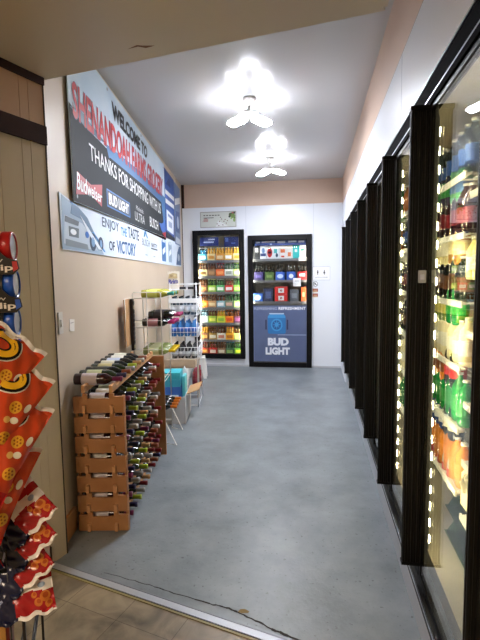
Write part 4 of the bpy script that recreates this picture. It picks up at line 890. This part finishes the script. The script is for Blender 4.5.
# ------------------------------------------------------------------ snack display at the left edge
def cam_pt(x, y, depth):                          # real position of a thing at a given distance in front of the viewer
    R = CM.to_3x3(); v = R @ Vector(((x-240)/459.54, -(y-320)/459.54, -1)); return Vector((0,0,1.6))+v*depth
yaw, pit, rol = .1617, .0969, -.0141
CM = Matrix.Translation((0,0,1.6)) @ Matrix.Rotation(yaw,4,'Z') @ Matrix.Rotation(PI/2-pit,4,'X') @ Matrix.Rotation(rol,4,'Z')
FACE = yaw+math.radians(18)                       # the bags face back toward the store
def bag(kind, x, y, depth, w, h, roll, turn, label, group, t=.042, tilt=-.42):
    """pillow bag; local x across, z up, front = -y"""
    b = MB(); n, m_ = 34, 48
    def surf(u, v, s, off=0):
        # u,v in 0..1; crimped seams at the top and bottom
        e = max(0,1-(2*u-1)**2)**.55 * (max(0,math.sin(PI*min(1,max(0,(v-.05)/.9))))**.5)
        wr_ = .004*math.sin(23*u+9*v)*math.sin(17*v+5*u)*(1-e*.5)
        pinch = 1-.06*math.sin(PI*v)
        zz = (v-.5)*h+.004*math.sin(u*21)*(1 if v > .9 or v < .1 else .2)
        return ((u-.5)*w*pinch, s*(t*e+wr_*1.5+off), zz)
    fsT = {}
    C_ = dict(orange='#c2401c', red='#a81c1a', yel='#e0b030', white='#ddd8d4', navy='#161a34', crim='#9c1c20')
    for s in (-1,1):
        for j in range(m_):
            v = (j+.5)/m_
            for i in range(n):
                u = (i+.5)/n
                if kind == 'cheese':
                    c_ = 'white' if v > .95 or v < .03 else ('red' if v < .26+.06*math.sin(5*u) else 'orange')
                else:
                    k_ = v+.02*math.sin(8*u)
                    c_ = 'navy' if u < .30-.15*(v-.5) and v < .8 else ('white' if k_ > .60 or k_ < .05 else ('crim' if k_ > .47 else ('white' if k_ > .33 else 'crim')))
                fsT.setdefault((s,c_),[]).append((j*(n+1)+i,j*(n+1)+i+1,(j+1)*(n+1)+i+1,(j+1)*(n+1)+i))
    for s in (-1,1):
        vs = [surf(i/n,j/m_,s) for j in range(m_+1) for i in range(n+1)]; base = len(b.v)
        b.add(vs, [], P('#c2401c',.22))
        for (s_,c_),fs in fsT.items():
            if s_ != s: continue
            mi_ = b.mi(P(C_[c_],.22))
            for f_ in fs:
                f2 = [base+q_ for q_ in (f_ if s < 0 else f_[::-1])]; b.f.append(f2); b.m.append(mi_); b.sm.append(True)
    def decal(pts, col, off=.002):
        cx = sum(p[0] for p in pts)/len(pts); cy = sum(p[1] for p in pts)/len(pts); vs = []; N_ = len(pts)
        for rr_ in (0,.33,.66,1): vs += [surf(cx+(p[0]-cx)*rr_,cy+(p[1]-cy)*rr_,-1,off) for p in pts]
        fs = [(r_*N_+k,(r_)*N_+(k+1)%N_,(r_+1)*N_+(k+1)%N_,(r_+1)*N_+k) for r_ in range(3) for k in range(N_)]
        b.add(vs, [q_[::-1] for q_ in fs], P(col,.25), True)
    asp = w/h
    if kind == 'cheese':
        for (cx,cy,r_) in ((.80,.62,.075),(.90,.36,.075)):
            decal(disc_pts(cx,cy,r_,r_*asp,18),'#e0a52c',.002)
            for k in range(6): a_ = k*PI/3; decal(disc_pts(cx+r_*.55*math.cos(a_),cy+r_*.55*asp*math.sin(a_),r_*.17,r_*.17*asp,8),'#9c5212',.0035)
            decal(disc_pts(cx,cy,r_*.15,r_*.15*asp,8),'#9c5212',.0035)
        decal(disc_pts(.88,.52,.05,.03,12),'#e6e0d0',.002); decal(disc_pts(.93,.66,.035,.045,12),'#efeae0',.003); decal(disc_pts(.80,.50,.04,.03,12),'#e0b060',.002)
        for s_, cc, rr_ in ((0,'#1a130c',.155),(0,'#e8e2d8',.17)): pass
        decal(disc_pts(.52,.82,.25,.15,24),'#efe6d8',.0016); decal(disc_pts(.52,.82,.235,.138,24),'#17110c',.0026); decal(disc_pts(.52,.82,.20,.112,24),'#e4ae20',.0036); decal(disc_pts(.52,.825,.11,.055,20),'#17110c',.0046); decal(disc_pts(.52,.825,.085,.042,20),'#c2401c',.0056)
    else:
        for (cx,cy,r_) in ((.86,.24,.085),(.74,.18,.07),(.90,.13,.06),(.68,.28,.05)): decal(disc_pts(cx,cy,r_,r_*asp,14),'#c4702c',.002); decal(disc_pts(cx+.01,cy+.01,r_*.55,r_*.55*asp,12),'#a84a20',.0035)
        for t_,q_,c_ in (('Smokin',(.25,.82,.85,.93),'#b01f2c'),('Hot',(.45,.68,.82,.79),'#b01f2c')):
            g,fs = text_geo(t_,.03); b.add([surf(q_[0]+(q_[2]-q_[0])*u_,q_[1]+(q_[3]-q_[1])*v_,-1,.004) for u_,v_ in g], fs, P(c_,.3))
        decal(disc_pts(.82,.40,.07,.04,12),'#8ea0b8',.003)
        for k in range(3): decal([(.05,.25+.2*k),(.05,.29+.2*k),(.17,.36+.2*k),(.17,.32+.2*k)],'#8a93b4',.003)
    o = b.build('snack_bag'); o.rotation_mode = 'XYZ'
    M = Matrix.Translation(cam_pt(x,y,depth)) @ Matrix.Rotation(FACE+turn,4,'Z') @ Matrix.Rotation(roll,4,'Y') @ Matrix.Rotation(tilt,4,'X')
    o.matrix_world = M; o.location = M.translation; o.rotation_euler = M.to_euler()
    return tag(o, label, 'snack bag', group)
ctr = [('topmost',-26,374),('second from top',-16,408),('third from top',-14,446),('fourth from top',-24,494)]
for i,(nm,x,y) in enumerate([(n_,x_,y_) for n_,x_,y_ in ctr]):
    bag('cheese',x,y,1.20,.22,.30,[.72,.66,.55,.45][i],0,'orange cheese snack bag with yellow ring, '+nm+' at left edge','orange snack bags')
for i,(x,y,dp,rl) in enumerate([(24,505,1.30,-.72),(24,530,1.30,-.70),(22,556,1.30,-.60),(31,582,1.30,-.12)]):
    bag('stripe',x-8,y,dp,.16,.19,rl,0,'red, white and navy snack bag, '+['topmost','second from top','third from top','lowest'][i]+' of the striped bags','striped snack bags',.016,-.55)
# dip cans in black sleeves at the top of the display
def dip(x,y,depth,lid,nm,label,txt):
    R = Matrix.Rotation(FACE-.55,4,'Z')
    t = thing('dip_can',label,'can',cam_pt(x,y,depth),0,'dip cans in black sleeves'); t.rotation_euler = (0,0,FACE-.12)
    b = MB(); b.lathe([(.034,-.05),(.036,-.048),(.036,-.012)], m_alu, 24, axis='x'); b.build('can_body',t)
    b = MB(); b.lathe([(.040,-.020),(.043,-.018),(.043,.004),(.040,.008),(.036,.008),(.035,.004)], P(lid,.3), 28, axis='x'); b.lathe([(.0352,.004),(.033,.0045),(.0,.005)], P('#c9ccd8',.2), 24, axis='x'); b.build('lid',t)
    b = MB(); k = P('#14110f',.3)
    b.prism([(-.16,-.078),(.016,-.078),(.032,-.062),(.028,-.040),(.0,-.032),(-.022,-.01),(-.022,.030),(-.03,.044),(-.16,.055)],-.0525,-.0485,k,axis='y')
    b.box(-.16,-.05,-.044,.044,-.056,-.051,k)
    for q_,t_,c_ in (((-.062,-.044,-.008,-.036),'NEW','#b9b4ac'),((-.040,-.072,.016,-.050),txt,'#d8d2c8')):
        b.text(t_,[(q_[0],-.0535,q_[1]),(q_[2],-.0535,q_[1]),(q_[2],-.0535,q_[3]),(q_[0],-.0535,q_[3])],P(c_,.4),.02)
    b.prism([(-.075,0),(-.045,.022),(-.028,.005),(-.045,-.012)],-.0535,-.0525,P(nm,.4),axis='y')
    b.build('cardboard_sleeve',t)
    b = MB(); b.prism([(.016,-.070),(.029,-.062),(.026,-.042),(.014,-.042)],-.0535,-.0525,P(lid,.4),axis='y'); b.build('printed_tab',t)
    return t
dip(11,247,1.30,'#a81c1c','#3a74c4','dip can with red lid in a black sleeve, top of the left display','dip')
dip(14,284,1.31,'#1f4fae','#a83040','dip can with blue lid directly below the red lidded can','dip')
dip(15,322,1.32,'#1f4fae','#a83040','dip can with blue lid partly hidden by the topmost orange bag','dip')
# black wire display rack carrying the bags
o0 = cam_pt(0,575,1.36); fx = Vector((math.cos(FACE),math.sin(FACE),0)); fy = Vector((-math.sin(FACE),math.cos(FACE),0))
rk = thing('snack_rack','black wire snack display rack at the left edge','display rack',(0,0,0))
pc = cam_pt(25,640,1.30); pc.z = 0
right = pc; left = pc-fx*.50; backr = pc+fy*.38; backl = left+fy*.38
for nm,p,hh in (('post',right,.80),('post',left,1.75),('post',backr+Vector((0,0,0)),.80),('post',backl,1.75)):
    b = MB(); b.box(-.004,.004,-.004,.004,0,hh,m_bwire); b.build(nm,rk,loc=p,rz=FACE)
b = MB()
for i in range(16):
    q_ = left.lerp(right,i/15); a_ = q_+Vector((0,0,.86)); 
    c_ = q_+Vector((0,0,.10)); b.tube([a_ - fx*.0, c_], .002, m_bwire if i % 4 else mat('brass_wire','#7c6a34',.4,.6))
for z in (.10,.48,.80): b.tube([left+Vector((0,0,z)),right+Vector((0,0,z)),backr+Vector((0,0,z)),backl+Vector((0,0,z)),left+Vector((0,0,z))], .005, m_bwire)
b.build('wire_grid',rk)
for z in (.12,.45):
    b = MB()
    for i in range(14):
        b.tube([left.lerp(right,i/13)+Vector((0,0,z)),backl.lerp(backr,i/13)+Vector((0,0,z))], .003, m_bwire)
    b.build('shelf',rk)
for z,nm in ((.9,'lower'),(1.25,'middle'),(1.60,'upper')):
    b = MB(); a_ = (left+backl)/2+Vector((0,0,z)); b.tube([backl+Vector((0,0,z)), backl+fx*.30+Vector((0,0,z))], .004, m_bwire); b.build('hang_bar',rk)
# packets lying in the wire basket
for i in range(3):
    p = left.lerp(right,.55+.13*i)+fy*.10; b = MB(); b.box(-.04,.04,-.01,.06,0,.20,P(['#7a2418','#a0421c','#5c1c18'][i],.3)); b.box(-.03,.03,-.012,-.01,.06,.14,P(['#c9a060','#d8c8a0','#b08040'][i]))
    tag(b.build('snack_box',loc=(p.x,p.y,.455),rz=FACE),['dark red','orange','maroon'][i]+' snack box behind the black wire grid of the display rack','box','snack boxes in the wire display')

# ------------------------------------------------------------------ lights
def area(name, loc, rot, sx, sy, power, col):
    l = bpy.data.lights.new(name,'AREA'); l.shape = 'RECTANGLE'; l.size = sx; l.size_y = sy; l.energy = power; l.color = col
    o = bpy.data.objects.new(name,l); C.objects.link(o); o.location = loc; o.rotation_euler = rot; return o
# store ceiling fixture, out of frame behind the viewer
t = thing('store_ceiling_lamp','long store ceiling lamp behind the camera','lamp',(-1.2,-1.2,LS))
b = MB(); b.box(-.6,.6,-.15,.15,-.06,-.001,m_plasticw); b.build('housing',t); b = MB(); b.box(-.57,.57,-.13,.13,-.064,-.061,mat('store_lamp_light','#ffffff',emit='#ffe6c8',es=42)); b.build('diffuser',t)
w = bpy.data.worlds.new('world'); bpy.context.scene.world = w; w.use_nodes = True
w.node_tree.nodes['Background'].inputs[0].default_value = (.8,.85,1,1); w.node_tree.nodes['Background'].inputs[1].default_value = .05

# ------------------------------------------------------------------ camera
cd = bpy.data.cameras.new('camera'); cam = bpy.data.objects.new('camera',cd); C.objects.link(cam)
cam.matrix_world = CM; cd.sensor_fit = 'HORIZONTAL'; cd.sensor_width = 36; cd.lens = 459.54/480*36; cd.clip_start = .02
sc = bpy.context.scene; sc.camera = cam
vs = sc.view_settings; vs.view_transform = 'Standard'; vs.look = 'None'; vs.gamma = 1; vs.exposure = 1.3; vs.use_curve_mapping = False
